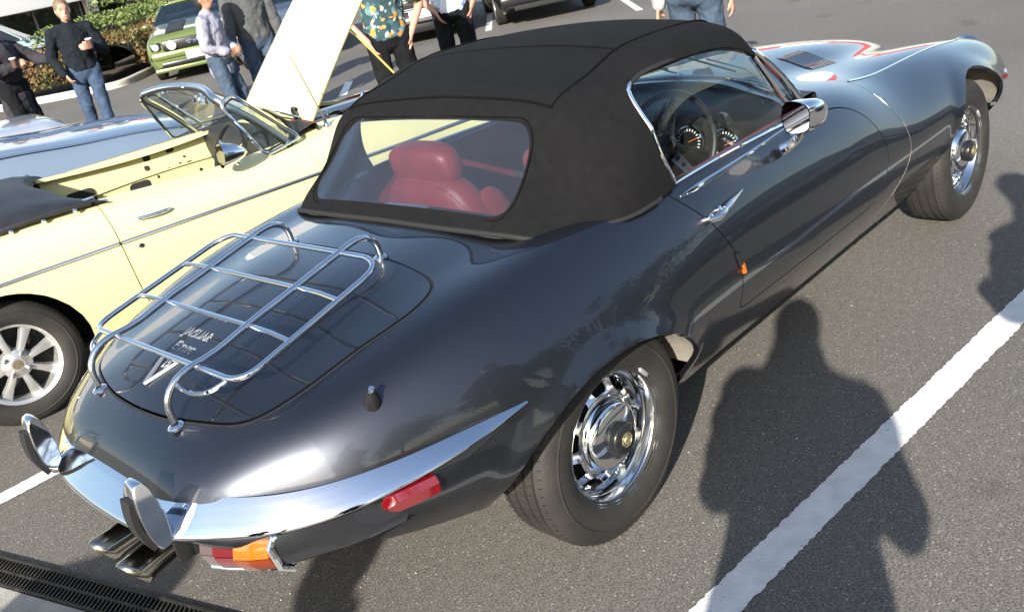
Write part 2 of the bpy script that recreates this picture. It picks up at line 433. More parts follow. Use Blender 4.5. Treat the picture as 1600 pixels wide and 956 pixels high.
ctr = []
for s in ST: ctr.append([s[0], 0, s[1]]+[c for q in s[2:] for c in q])
ctr = np.array(ctr)
tS = np.r_[0, np.cumsum(np.hypot(np.diff(ctr[:, 0]), .55*np.diff(ctr[:, 9])))]
EV = ncs(tS, ctr)
tt = np.unique(np.r_[np.linspace(0, tS[-1], 250), tS]); SX = EV(tt)
def section(row, nv=NV):
    cy = row[1::2][:7]; cz = row[2::2][:7]
    t = np.r_[-VP[:0:-1], VP]; Y = np.r_[-cy[:0:-1], cy]; Z = np.r_[cz[:0:-1], cz]
    e = ncs(t, np.stack([Y, Z], 1)); return e(np.linspace(-VP[-1], VP[-1], 2*nv+1))
def at_x(x):
    t = np.interp(x, SX[:, 0], tt); return EV([t])[0]
def sec_x(x, nv=120): return section(at_x(x), nv)[nv:]      # centre -> bottom, y >= 0
def side_y(x, z):
    s = sec_x(x); k = np.argmax(s[:, 0] > .45); a = s[k:]
    i = np.where((a[:-1, 1]-z)*(a[1:, 1]-z) <= 0)[0]
    if len(i) == 0: return a[np.argmin(abs(a[:, 1]-z)), 0]
    i = i[0]; q = (z-a[i, 1])/(a[i+1, 1]-a[i, 1]+1e-9); return a[i, 0]+q*(a[i+1, 0]-a[i, 0])
def top_z(x, y):
    s = sec_x(x); k = np.argmax(s[:, 0]); return np.interp(abs(y), s[:k+1, 0], s[:k+1, 1])
G = np.array([[(r[0], p[0], p[1]) for p in section(r)] for r in SX])
nU, nV = G.shape[:2]
BV = G.reshape(-1, 3)
BF = [(i*nV+j, (i+1)*nV+j, (i+1)*nV+j+1, i*nV+j+1) for i in range(nU-1) for j in range(nV-1)]
def cl(VF, fn):
    V, F = VF; return clip(V, F, fn(V[:, 0], np.abs(V[:, 1]), V[:, 2], V[:, 1]))
def smooth01(a, b, x): t = np.clip((x-a)/(b-a), 0, 1); return t*t*(3-2*t)
fy = ncs([0, .3, .45, .55, .62, .7, .85], [1.655, 1.685, 1.735, 1.80, 1.855, 1.872, 1.88])
gz = ncs([.2, .3, .44, .55, .62, .70, .78, .90], [1.73, 1.76, 1.845, 1.895, 1.902, 1.892, 1.874, 1.85])
def bonx(x, y, z):
    k = smooth01(.70, .82, z); zz = np.clip(z, .2, .9)
    return fy(np.clip(y, 0, .85))[:, 0]*k+gz(zz)[:, 0]*(1-k)
LID = [(-.245, 0), (-.247, .25), (-.262, .40), (-.30, .487), (-.37, .518), (-.46, .516), (-.567, .492), (-.69, .475), (-.78, .452), (-.85, .412), (-.905, .305), (-.942, .14), (-.950, 0)]
LID = np.array(LID); lc = curve(LID, 60); LIDP = np.r_[lc, (lc*[1, -1])[::-1]]
def lid_f(x, y, z, ys): return np.where(z > .55, sdf(LIDP, x, ys), 1.)
DOOR = np.r_[curve([(.375, .985), (.40, .945), (.445, .872), (.505, .80), (.556, .72), (.592, .64), (.608, .57), (.608, .47)], 24),
             [(.612, .455), (.63, .447)], [(1.0, .442), (1.55, .438)],
             curve([(1.60, .445), (1.665, .52), (1.70, .615), (1.675, .725), (1.615, .80), (1.54, .836), (1.45, .852), (1.36, .872), (1.32, .905)], 24), [(1.30, 1.0)]]
def door_f(x, y, z, ys): return np.where(y > .45, sdf(DOOR, x, z), 1.)
def arch_r(x, y, z): return np.where(y > .35, 1-np.sqrt(((x+.045)/.405)**2+((z-.33)/.302)**2), -1.)*.33
def arch_f(x, y, z): return np.where(y > .35, 1-np.sqrt(((x-2.70)/.375)**2+((z-.33)/.365)**2), -1.)*.33
OPEN = curve([(.10, 0), (.11, .40), (.15, .52), (.28, .625), (.45, .682), (.75, .697), (1.05, .692), (1.22, .672), (1.33, .60), (1.44, .42), (1.53, .2), (1.56, 0)], 60)
OPEN = np.r_[OPEN, (OPEN*[1, -1])[::-1]]
def open_f(x, y, z, ys): return np.where(z > .72, sdf(OPEN, x, ys), 1.)
full = (BV, BF)
noarch = cl(cl(full, lambda x, y, z, ys: -arch_r(x, y, z)), lambda x, y, z, ys: -arch_f(x, y, z))
def flare(V):
    V = V.copy(); x, y, z = V[:, 0], np.abs(V[:, 1]), V[:, 2]
    for (xc, a, b, am) in ((-.045, .405, .302, .020), (2.70, .375, .365, .014)):
        e = (np.sqrt(((x-xc)/a)**2+((z-.33)/b)**2)-1)*.33
        w_ = np.exp(-(e/.034)**2)*(y > .45)*smooth01(.33, .46, z)
        V[:, 1] += np.sign(V[:, 1])*am*w_
    return V
noarch = (flare(noarch[0]), noarch[1])
gp = .0022
body = cl(noarch, lambda x, y, z, ys: bonx(x, y, z)-gp-x)
body = cl(body, lambda x, y, z, ys: lid_f(x, y, z, ys)-.0045)
body = cl(body, lambda x, y, z, ys: door_f(x, y, z, ys)-gp)
body = cl(body, open_f)
panel('body_shell', *body, PAINTG, et, .016)
bon = cl(noarch, lambda x, y, z, ys: x-bonx(x, y, z)-gp)
# louvre panel hole in the bonnet: built separately
LOUV = [(1.985, .235), (2.215, .235), (2.215, .405), (1.985, .405)]
def louv_f(x, y, z, ys): return np.where(z > .6, sdf(LOUV, x, y), 1.)
bon = cl(bon, lambda x, y, z, ys: louv_f(x, y, z, ys))
bonnet = panel('bonnet', *bon, PAINTG, et, .016)
lid = cl(full, lambda x, y, z, ys: -lid_f(x, y, z, ys)-.0045)
lidv = lid[0].copy(); lidv[:, 2] += .0025
bootlid = panel('boot_lid', lidv, lid[1], PAINTG, et, .016)
dr_ = cl(full, lambda x, y, z, ys: -door_f(x, y, z, ys)-gp)
dr_ = cl(dr_, open_f)
for s_, nm in ((-1, 'right'), (1, 'left')):
    d_ = cl(dr_, lambda x, y, z, ys: ys*s_)
    panel('door', *d_, PAINTG, et, .016)
# boot seal: dark rubber in the gap
sl_ = MB(); sp = np.array([(p[0], p[1], top_z(p[0], p[1])-.006) for p in LIDP]); sl_.tube(sp, .0058, 6, closed=True); sl_.build('boot_seal', MATTE, et)
# tail closing plate, nose plate
tp = MB(); ring = G[0]; tp.add(ring, [tuple(range(len(ring)))]); tp.build('tail_panel', PAINTG, et, smooth=False)
npn = MB(); ring = G[-1]; npn.add(ring, [tuple(range(len(ring)))]); npn.build('grille_opening', MATTE, et, smooth=False)
# louvres: dark tray + slats
def lp(x, y, dz=0): return np.array([x, y, top_z(x, y)+dz])
for s_ in (-1, 1):
    lv = MB(); gg = [[lp(x, s_*y, -.018) for y in np.linspace(.231, .409, 7)] for x in np.linspace(1.981, 2.219, 9)]
    lv.grid(gg); tray = lv.build('louvre_tray', MATTE, bonnet)
    for k in range(10):
        x0 = 1.992+k*.0222; sb = MB(); n_ = 8; g_ = []
        for x_, dz in ((x0, -.002), (x0+.0006, .0042), (x0+.002, .0055), (x0+.0125, .0056), (x0+.0165, .001), (x0+.0168, -.006)):
            g_.append([lp(x_, s_*y, dz*min(1, 6*min(y-.236, .404-y)/.168+.15) if dz > 0 else dz) for y in np.linspace(.237, .403, n_)])
        sb.grid(g_); sb.build('louvre', PAINTG, bonnet)
# chrome bead along the bonnet top, rear edge bead
for s_ in (-1, 1):
    xs = np.linspace(1.87, 3.20, 60); b_ = MB(); b_.tube([(x, s_*(.607 if x < 3 else .607-.02*(x-3)/.2), top_z(x, .607)+.001) for x in xs], .0042, 8); b_.build('bonnet_bead', CHROME, bonnet)
    xs = []
    for z in np.linspace(.80, .40, 40):
        x = gz([z])[0, 0]*(1-smooth01(.70, .82, z))+1.873*smooth01(.70, .82, z); xs.append((x, s_*(side_y(x, z)+.0005), z))
    MB().tube(xs, .0011, 6).build('shut_line_bead', CHROME2, bonnet)
    # headlamp: recessed bowl, glass, chrome ring
    hc = np.array([3.30, s_*.568, .622]); ax = np.array([.94, s_*.14, .22]); ax /= np.linalg.norm(ax)
    MB().lathe([(.092, -.02), (.100, .012), (.094, .022), (.084, .018)], 28, hc, ax).build('headlamp_ring', CHROME, et)
    MB().lathe([(.001, .045), (.04, .04), (.07, .03), (.090, .016)], 24, hc, ax).build('headlamp_lens', mat('lamp_lens', (.85, .87, .9), .06, .3, spec=1.), et)
    # front indicator pod and bumper end seen past the wheel
    q = np.array([3.185, s_*.772, .545])
    MB().ell(q, (.045, .020, .026), 14).build('indicator_bezel', CHROME, et)
    MB().ell(q+[-.012, s_*.012, -.004], (.03, .014, .017), 12).build('indicator_lens', mat('red_lens', (.14, .003, .006), .12, coat=1., spec=.8), et)
    pl = curve([(2.985, .775, .452), (3.15, .752, .435), (3.32, .69, .425), (3.46, .58, .42), (3.56, .42, .415), (3.60, .2, .41)], 30)
    MB().tube([(p[0], s_*p[1], p[2]) for p in pl], np.interp(np.arange(30), [0, 3, 10, 29], [.008, .022, .030, .032]), 12).build('front_bumper', CHROME, et)
# wheel-well liners and floor
for xc, a, b, nm in ((-.045, .40, .297, 'rear'), (2.70, .37, .36, 'front')):
    for s_ in (-1, 1):
        m_ = MB(); gr = []
        for k in range(25):
            t = .10+(math.pi-.22)*k/24; row = []
            for q in np.linspace(0, 1, 5):
                x = xc+(a+.035)*math.cos(t); z = .33+(b+.035)*math.sin(t); yo = side_y(min(max(x, -1), 3.5), min(max(z, .3), .75))-.012
                row.append((x, s_*(yo-(yo-.44)*q), max(z, .2)))
            gr.append(row)
        m_.grid(gr); m_.build('wheel_well', DUST if nm == 'front' else DUST, et)
        wv = MB(); wv.box((xc, s_*.435, .50), (.72, .012, .28)); wv.build('inner_arch_panel', UNDER, et)
fl = MB(); fl.box((1.33, 0, .235), (1.9, 1.25, .02)); fl.box((1.38, 0, .25), (3.5, .85, .04)); fl.box((-.75, 0, .53), (.5, .8, .02)); fl.build('floor_pan', UNDER, et)
# ---- soft top
RB = [  # ribs centre -> bottom: (x, y, z)
 [(1.245, 0, 1.222), (1.215, .25, 1.215), (1.175, .47, 1.196), (1.135, .600, 1.165), (1.15, .645, 1.09), (1.22, .68, .96), (1.25, .692, .885)],
 [(1.19, 0, 1.262), (1.165, .25, 1.256), (1.13, .47, 1.240), (1.10, .603, 1.203), (1.11, .660, 1.11), (1.15, .695, .97), (1.17, .704, .885)],
 [(1.06, 0, 1.292), (1.04, .25, 1.288), (1.01, .47, 1.272), (.99, .608, 1.232), (.99, .672, 1.13), (.99, .702, .975), (.99, .708, .89)],
 [(.80, 0, 1.303), (.80, .25, 1.298), (.79, .47, 1.282), (.78, .615, 1.242), (.78, .680, 1.135), (.78, .706, .98), (.78, .711, .895)],
 [(.62, 0, 1.300), (.62, .25, 1.294), (.62, .46, 1.274), (.62, .620, 1.232), (.61, .686, 1.13), (.60, .712, .98), (.60, .718, .90)],
 [(.45, 0, 1.268), (.45, .25, 1.261), (.447, .47, 1.236), (.447, .620, 1.182), (.43, .690, 1.085), (.42, .718, .968), (.415, .728, .893)],
 [(.283, 0, 1.222), (.280, .25, 1.214), (.270, .475, 1.190), (.272, .605, 1.110), (.268, .668, 1.02), (.262, .702, .940), (.255, .715, .885)],
 [(.16, 0, 1.098), (.158, .25, 1.090), (.15, .475, 1.066), (.152, .562, 1.00), (.15, .615, .955), (.15, .645, .918), (.15, .66, .890)],
 [(.02, 0, .972), (.02, .25, .966), (.018, .485, .950), (.03, .545, .932), (.045, .578, .914), (.06, .60, .898), (.07, .61, .885)],
 [(-.045, 0, .930), (-.04, .25, .925), (-.015, .49, .914), (.0, .545, .906), (.015, .572, .898), (.03, .588, .890), (.04, .598, .880)],
]
RBa = np.array(RB); HU = np.r_[0, np.cumsum(np.linalg.norm(np.diff(RBa[:, 2], axis=0), axis=1))]
HE = ncs(HU, RBa.reshape(len(RB), -1)); hu = np.linspace(0, HU[-1], 96); HV = np.array([0, .3, .55, .78, .98, 1.16, 1.28])
HG = []
for row in HE(hu).reshape(-1, 7, 3):
    t = np.r_[-HV[:0:-1], HV]; P_ = np.r_[(row*[1, -1, 1])[:0:-1], row]; HG.append(ncs(t, P_)(np.linspace(-HV[-1], HV[-1], 81)))
HG = np.array(HG); hV = HG.reshape(-1, 3); hF = [(i*81+j, i*81+j+1, (i+1)*81+j+1, (i+1)*81+j) for i in range(95) for j in range(80)]
SIDEW = np.r_[curve([(.478, .90), (.449, .98), (.440, 1.06), (.442, 1.14), (.462, 1.195), (.52, 1.217)], 16), curve([(.56, 1.221), (.68, 1.222), (.82, 1.213), (.95, 1.193), (1.045, 1.162)], 16), [(1.075, 1.145), (1.12, 1.09), (1.30, .85), (1.30, .80), (.478, .80)]]
def hside(x, y, z, ys): return np.where((y > .5), sdf(SIDEW, x, z), 1.)
# beyond the window front line everything below the header goes too
def hfront(x, y, z, ys): return np.where((y > .5) & (x > 1.0), z-(1.150-(x-1.06)*.35), 1.)
RW = rounded([(-.486, .946), (.486, .946), (.446, 1.158), (-.446, 1.158)], .075, 8)
def hrear(x, y, z, ys): return np.where(x < .34, sdf(RW, ys, z-.014*(1-(ys/.48)**2)), 1.)
hood = cl(cl(cl((hV, hF), hside), hfront), hrear)
def fabric_wrinkle(V):
    V = V.copy(); x, y, z = V.T
    a = .0042*np.sin(24*x+11*z+6*np.abs(y))*np.sin(9*z+3*x)*smooth01(.45, .60, np.abs(y))*smooth01(.62, .2, x)*smooth01(.9, 1.0, z)
    V[:, 1] += a*np.sign(y); V[:, 2] += .0016*np.sin(11*x+3*y)*smooth01(.2, .5, x); return V
hood = (fabric_wrinkle(hood[0]), hood[1])
soft = panel('soft_top', *hood, HOODCLOTH, et, .012)
# lining under the soft top keeps the cabin shaded
lin = cl((np.array(hV)*[1, .985, 1]-[0, 0, .016], hF), lambda x, y, z, ys: np.minimum(np.minimum(hside(x, y+.01, z+.016, ys)-.012, hrear(x, y, z+.016, ys)-.012), hfront(x, y, z, ys)))
panel('hood_lining', *lin, mat('lining', (.05, .05, .05), .95), soft, 0)
# windows
sg = cl((hV, hF), lambda x, y, z, ys: -hside(x, y, z, ys)+.004)
sg = cl(sg, lambda x, y, z, ys: z-.875)
for s_ in (-1, 1):
    V_, F_ = cl(sg, lambda x, y, z, ys: ys*s_); V_ = V_.copy(); V_[:, 1] -= s_*.010; panel('side_window', V_, F_, GLASS, et, 0)
rw = cl((hV, hF), lambda x, y, z, ys: -hrear(x, y, z, ys)+.006)
rv = rw[0].copy(); rv[:, 0] += .003
rv[:, 0] += .0050*np.sin(rv[:, 1]*42+2+rv[:, 2]*6)*smooth01(.1, .48, rv[:, 1])+.0022*np.sin(rv[:, 1]*24)*smooth01(1.1, .95, rv[:, 2])
panel('rear_window', rv, rw[1], PVC, et, 0)
def hood_pt(u, v):
    row = HE([u]).reshape(7, 3); t = np.r_[-HV[:0:-1], HV]; P_ = np.r_[(row*[1, -1, 1])[:0:-1], row]; return ncs(t, P_)([v])[0]
SEAM = mat('hood_seam', (.006, .006, .006), 1., spec=.05)
for s_ in (-1, 1):
    MB().tube([hood_pt(u, s_*.555)+[0, 0, .0015] for u in np.linspace(HU[0]+.01, HU[6], 60)], .0035, 6).build('seam', SEAM, soft)
MB().tube([hood_pt(HU[6], v)+[-.001, 0, .002] for v in np.linspace(-.56, .56, 50)], .004, 6).build('seam', SEAM, soft)
MB().tube([hood_pt(HU[4], v)+[0, 0, .001] for v in np.linspace(-.56, .56, 50)], .0028, 6).build('seam', SEAM, soft)
# stitched binding round the rear pane
bind = [np.array([p[0], p[1]]) for p in rounded([(-.497, .935), (.497, .935), (.456, 1.169), (-.456, 1.169)], .085, 8)]
def hood_at_yz(y, z):
    zz = z+.0; best = None
    vv = np.interp(abs(y), [0, .25, .48, .58], [0, .3, .56, .75])*np.sign(y)
    us = np.linspace(HU[5], HU[9], 60); P_ = np.array([hood_pt(u, vv) for u in us]); i = np.argmin(abs(P_[:, 2]-zz)); return P_[i]
bp_ = []
for q in bind:
    p = hood_at_yz(q[0], q[1]+.014*(1-(q[0]/.48)**2)); bp_.append([p[0]-.003, q[0], q[1]+.014*(1-(q[0]/.48)**2)+.001])
bp_ = np.array(bp_); bp_ = (np.roll(bp_, 1, 0)+bp_+np.roll(bp_, -1, 0))/3
MB().tube(bp_, .0028, 6, closed=True).build('window_binding', SEAM, soft)
# base welt of the hood
wt = [hood_pt(HU[9], v)+[-.004, 0, -.003] for v in np.linspace(-1.25, 1.25, 70)]
MB().tube(wt, .0085, 8).build('hood_welt', MATTE, soft)
for s_ in (-1, 1):
    wl_ = [hood_pt(u, s_*1.272)+[0, s_*.003, -.004] for u in np.linspace(HU[9], HU[5]+.03, 30)]
    MB().tube(wl_, .007, 8).build('hood_welt', MATTE, soft)
# chrome strip on hood edge behind side glass, gutters
    ed = curve([(.470, .915), (.447, .98), (.436, 1.06), (.437, 1.14), (.448, 1.19), (.462, 1.212)], 24); pts = []
    for x, z in ed:
        r_ = HE([np.interp(-x, -HE(hu)[:, 12], hu)]).reshape(7, 3); pts.append((x-.006, s_*(np.interp(-z, -r_[3:, 2], r_[3:, 1])+.006), z))
    MB().tube(pts, [.0065]*23+[.003], 10).build('hood_edge_strip', CHROME, et)
    rg = []
    for x, z in curve([(.47, 1.20), (.56, 1.224), (.68, 1.225), (.82, 1.216), (.95, 1.196), (1.045, 1.166)], 30):
        r_ = HE([np.interp(-x, -HE(hu)[:, 12], hu)]).reshape(7, 3); rg.append((x, s_*(np.interp(-z, -r_[2:, 2], r_[2:, 1])+.001), z-.004))
    MB().tube(rg, .0075, 8).build('window_seal', MATTE, et)
# windscreen: curved pane, chrome frame
def ws(u, v):   # u 0 base..1 top, v -1..1
    base = np.array([1.60-.265*abs(v)**2.3, .685*v, .952-.052*abs(v)**2]); top = np.array([1.235-.125*abs(v)**2.3, .625*v, 1.212-.055*abs(v)**2.5])
    return base*(1-u)+top*u+np.array([.012, 0, .01])*math.sin(math.pi*u)
MB().grid([[ws(u, v) for v in np.linspace(-1, 1, 41)] for u in np.linspace(0, 1, 9)]).build('windscreen', GLASS, et, angle=180)
for s_ in (-1, 1):
    MB().tube([ws(u, s_)+[0, s_*.004, 0] for u in np.linspace(-.05, .93, 16)], np.linspace(.017, .012, 16), 10).build('windscreen_pillar', CHROME, et)
    MB().tube([ws(u, s_*.955)+[.010, 0, .006] for u in np.linspace(-.02, 1.0, 16)], .006, 8).build('windscreen_rubber', MATTE, et)
    # door glass front channel
    MB().tube([(1.075+.19*t, s_*(.655+.035*t), 1.145-.255*t) for t in np.linspace(.05, 1, 8)], .0085, 8).build('window_channel', CHROME, et)
MB().tube([ws(-.01, v)+[.006, 0, .003] for v in np.linspace(-1, 1, 50)], .009, 8).build('windscreen_base_trim', CHROME, et)
MB().tube([ws(1.0, v) for v in np.linspace(-1, 1, 40)], .014, 8).build('windscreen_header', CHROME, et)
# wipers
for y0 in (-.35, 0., .33):
    MB().tube([(1.63-.3*abs(y0)**2, y0, .957), (1.57, y0+.02, .985), ws(.25, y0/.69+.22)+[.02, 0, .02]], .004, 6).build('wiper_arm', CHROME2, et)
    MB().tube([ws(.10, y0/.69+.05)+[.012, 0, .012], ws(.42, y0/.69+.42)+[.012, 0, .012]], .004, 6).build('wiper_blade', MATTE, et)
# waist strips: chrome finisher along top of door
for s_ in (-1, 1):
    n_ = 40; gr = []
    for x in np.linspace(.455, 1.255, n_):
        t = (x-.455)/.8; z0 = .896; y0 = side_y(x, z0) if z0 < top_z(x, .68) else .70
        gr.append((x, s_*.708, top_z(x, .705)+.004))
    MB().tube(gr, .0065, 8).build('waist_moulding', CHROME, et)
    gr = []; wid = []
    for x in np.linspace(.475, 1.20, n_):
        t = (x-.475)/.725; z = .868+.006*t; gr.append((x, s_*(side_y(x, z)+.001), z)); wid.append(.0125*min(1, (t*9)**.6)*(1-.55*t))
    MB().tube(gr, np.maximum(wid, .002), 10).build('door_chrome_strip', CHROME, et)
    # quarter fillet between glass front and body
    # door handle
    hz_ = .792; hx = np.linspace(0, 1, 24)
    def hp(x, z, o): return np.array([x, s_*(side_y(x, z)+o), z])
    hd = MB(); hd.tube([hp(.585+.145*t, hz_+.012*t, .024-.016*t) for t in hx], np.interp(hx, [0, .05, .3, 1], [.011, .0115, .011, .0018]), 12)
    hd.tube([hp(.505, hz_-.006, .016), hp(.535, hz_-.004, .030), hp(.565, hz_-.002, .030), hp(.59, hz_, .024)], [.010, .0125, .012, .010], 12)
    hd.build('door_handle', CHROME, et)
    pbm = MB(); d_ = np.array([0, s_*.85, .35]); pbm.lathe([(.0145, -.01), (.0145, .020), (.012, .026), (.008, .027), (.0001, .024)], 18, hp(.508, hz_-.006, 0), d_); pbm.lathe([(.012, -.01), (.010, .014), (.001, .016)], 14, hp(.578, hz_-.001, 0), d_)
    pbm.build('handle_push_button', CHROME, et)
    # side repeater on the shut line
    sm = MB(); sm.tube([hp(.593+.012*t, .652-.055*t, .002) for t in np.linspace(0, 1, 8)], .009, 8); sm.build('side_repeater', BLACK, et)
    sm = MB(); sm.tube([hp(.603+.008*t, .612-.030*t, .006) for t in np.linspace(0, 1, 6)], .0085, 8); sm.build('repeater_lens', mat('amber_lens', (.50, .11, .004), .15, coat=1., spec=.7), et)
    # door mirror
    if s_ < 0:
        mr = empty('door_mirror'); mr.parent = et
        mc = np.array([1.035, -.850, .950]); ax = np.array([1, -.22, -.05]); Mx = frame_to(ax)
        rings = []
        for h, k in ((-.045, .97), (-.043, 1.0), (-.01, .99), (.03, .88), (.06, .68), (.082, .42), (.092, .12)):
            rings.append([mc+Mx@np.array([0, 0, h])+np.array([0, .050*k*math.cos(a), .052*k*math.sin(a)*(1.0 if math.sin(a) < 0 else 1.05)])+np.array([0, .0, .0]) for a in np.linspace(0, 2*math.pi, 33)[:-1]])
        rings = np.array(rings)
        for r_ in rings:   # squarish outline
            for p in r_:
                dy, dz = p[1]-mc[1], p[2]-mc[2]; q = (abs(dy/.050)**4+abs(dz/.053)**4)**(1/4)+1e-6; k = math.hypot(dy/.050, dz/.053); p[1] = mc[1]+dy*(.2+.8*k/q); p[2] = mc[2]+dz*(.2+.8*k/q)
        hb = MB(); hb.grid(rings, cv=True); hb.build('mirror_shell', CHROME, mr)
        gm = MB(); gm.add((rings[0]-mc)*[1, .93, .93]+mc+[-.001, 0, 0], [tuple(range(32))]); gm.build('mirror_glass', mat('mirror_glass', (.30, .31, .33), .02, 1.), mr)
        stt = MB(); stt.tube(curve([(1.02, -.845, .915), (1.035, -.825, .880), (1.03, -.79, .850), (1.02, -.768, .838)], 12), np.linspace(.012, .020, 12), 10); stt.build('mirror_stalk', CHROME, mr)
# ---- rear bumper with overriders
BPL = curve([(-1.098, 0, .605), (-1.090, .2, .605), (-1.064, .33, .605), (-1.003, .455, .606), (-.925, .572, .607), (-.82, .660, .609), (-.70, .718, .612), (-.56, .760, .617), (-.44, .786, .624), (-.345, .803, .632)], 70)
full_p = np.r_[(BPL*[1, -1, 1])[:0:-1], BPL]; nP = len(full_p)
dy_ = np.gradient(full_p, axis=0); gr = []
for i, p in enumerate(full_p):
    tdir = dy_[i]/np.linalg.norm(dy_[i]); out = np.cross(tdir, [0, 0, 1.]); out /= np.linalg.norm(out)
    if out[0] > 0 and abs(p[1]) < .5: out = -out
    if out[1]*p[1] < 0 and abs(p[1]) >= .5: out = -out
    u = abs(i-(nP-1)/2)/((nP-1)/2); hh = np.interp(u, [0, .3, .44, .53, .62, .73, .9, 1], [.046, .044, .039, .034, .030, .023, .011, .0012]); p = np.array([p[0], p[1], .651-.012*u**3-hh]); th = np.interp(u, [0, .5, .85, 1], [.032, .030, .02, .003])
    row = []; kc = 1-smooth01(.17, .33, u)
    for a in np.linspace(-1, 1, 19): row.append(p+np.array([0, 0, hh*a])+out*th*(np.interp(a, [-1, -.96, -.88, -.7, -.3, .2, .7, 1], [.55, .95, 1.1, 1.06, .72, .24, -.26, -.58])*(1-kc)+kc*np.interp(a, [-1, -.96, -.88, -.75, -.45, 0, .5, .85, 1], [.55, .95, 1.1, 1.05, .62, -.02, -.75, -1.35, -1.7])))
    gr.append(row)
MB().grid(gr).build('rear_bumper', CHROME, et, angle=60)
for s_ in (-1, 1):
    ov = empty('overrider'); ov.parent = et
    pr = [(-1.092, .560), (-1.122, .562), (-1.136, .605), (-1.140, .66), (-1.136, .708), (-1.124, .735), (-1.106, .738), (-1.094, .715), (-1.088, .675), (-1.082, .64), (-1.086, .59)]
    pr = rounded(pr, .012, 3); gr = []
    cx, cz = np.mean(pr, 0)
    for w_, k in ((-.033, .86), (-.031, .95), (-.027, 1.), (.027, 1.), (.031, .95), (.033, .86)):
        gr.append([(cx+(p[0]-cx)*k, s_*.322+w_*(1-.25*max(0, (p[1]-.66)/.08)), cz+(p[1]-cz)*(k*.25+.75)) for p in pr])
    o_ = MB(); o_.grid(gr, cv=True); o_.add(gr[0], [tuple(range(len(pr)))]); o_.add(gr[-1], [tuple(range(len(pr)))]); o_.build('overrider_body', CHROME, ov, angle=40)
    rb = MB(); rp = curve([(-1.128, .568), (-1.143, .61), (-1.147, .655), (-1.140, .70)], 14)
    for a, b in zip(rp[:-1], rp[1:]):
        mid = (a+b)/2; L = np.linalg.norm(b-a); rb.box((mid[0], s_*.322, mid[1]), (.014, .046, L*1.08), roty(math.atan2(b[0]-a[0], b[1]-a[1])))
    rb.build('rubber_buffer', MATTE, ov)
    # tail lamp
    tl = empty('tail_lamp'); tl.parent = et
    def tlp(y, z, o):
        # plan curve just under the bumper
        x = np.interp(y, [.30, .40, .50, .56, .62, .68, .72], [-1.035, -.995, -.940, -.895, -.84, -.77, -.70]); return np.array([x-o, s_*y, z])
    def lens(y0, y1, name, m_, o=.045, lo=False):
        gr = []
        for y in np.linspace(y0, y1, 9):
            if lo: row = [tlp(y, .502, o*.6), tlp(y, .501, o*1.02), tlp(y, .49, o*.97), tlp(y, .465, o*.75), tlp(y, .455, o*.5), tlp(y, .455, -.02)]
            else: row = [tlp(y, .548, -.01), tlp(y, .546, o*.72), tlp(y, .538, o*.86), tlp(y, .52, o*.97), tlp(y, .505, o*1.05), tlp(y, .503, o*.6)]
            gr.append(row)
        b_ = MB(); b_.grid(gr); b_.add(gr[0], [tuple(range(6))]); b_.add(gr[-1], [tuple(range(6))]); b_.build(name, m_, tl, angle=30)
    lens(.462, .535, 'amber_lens', mat('amber_lens', (.50, .11, .004), .15, coat=1., spec=.7), .056)
    lens(.462, .535, 'amber_lower_lens', mat('shaded_amber_lens', (.20, .035, .006), .15, coat=1., spec=.7), .056, True)  # lower face of the same amber lens, its shade put into the colour
    lens(.405, .460, 'brake_lens', mat('dark_red_lens', (.12, .005, .008), .12, coat=1., spec=.7), .046)
    lens(.405, .460, 'brake_lower_lens', mat('dark_red_lens', (.12, .005, .008), .12, coat=1., spec=.7), .046, True)
    lens(.365, .403, 'reverse_lens', mat('clear_lens', (.10, .07, .07), .1, coat=1., spec=.7), .040)
    lens(.365, .403, 'reverse_lower_lens', mat('clear_lens', (.10, .07, .07), .1, coat=1., spec=.7), .040, True)
    gr = []
    for y, o_k in ((.545, .050), (.56, .046), (.59, .030), (.62, .012), (.66, -.012), (.70, -.05)): gr.append([tlp(y, .56, -.02), tlp(y, .556, o_k*.9), tlp(y, .54, o_k), tlp(y, .505, o_k), tlp(y, .47+.1*(y-.545), o_k*.7), tlp(y, .455+.2*(y-.545), o_k*.3-.01), tlp(y, .455+.2*(y-.545), -.04)])
    MB().grid(gr).build('lamp_housing', PAINTG, tl)
    bz = MB(); bz.tube([tlp(.545, .552, -.02), tlp(.545, .55, .045), tlp(.545, .53, .058), tlp(.545, .47, .048), tlp(.545, .448, .02)], .009, 8); bz.tube([tlp(y, .45, .015) for y in np.linspace(.35, .548, 9)], .006, 6); bz.build('lamp_bezel', CHROME, tl)
    # red side marker under the bumper
    sm = empty('side_reflector'); sm.parent = et
    gr = []; z0 = .578
    for x in np.linspace(-.740, -.620, 12):
        t = (x+.740)/.12; y = side_y(x, z0); hh = .029*min(1, (t*5+.05)**.5); zz = z0+.004*t-.032
        gr.append([(x, s_*(y-.004), zz+hh), (x, s_*(y+.020), zz+hh*.9), (x, s_*(y+.030), zz+hh*.3), (x, s_*(y+.027), zz-hh*.6), (x, s_*(y+.01), zz-hh*.95), (x, s_*(y-.006), zz-hh)])
    b_ = MB(); b_.grid(gr); b_.add(gr[-1], [tuple(range(6))]); b_.add(gr[0], [tuple(range(6))]); b_.build('reflector_lens', mat('red_lens', (.14, .003, .006), .12, coat=1., spec=.8), sm, angle=30)
    rim_ = [gr[i][0] for i in range(12)]+[gr[11][k] for k in range(1, 6)]+[gr[i][5] for i in range(11, -1, -1)]+[gr[0][k] for k in (4, 3, 2, 1)]
    MB().tube([(p[0], p[1]-s_*.002, p[2]) for p in [gr[i][0] for i in range(12)]+[gr[11][5]]+[gr[i][5] for i in range(11, -1, -1)]], .004, 6, closed=True).build('reflector_surround', CHROME2, sm)
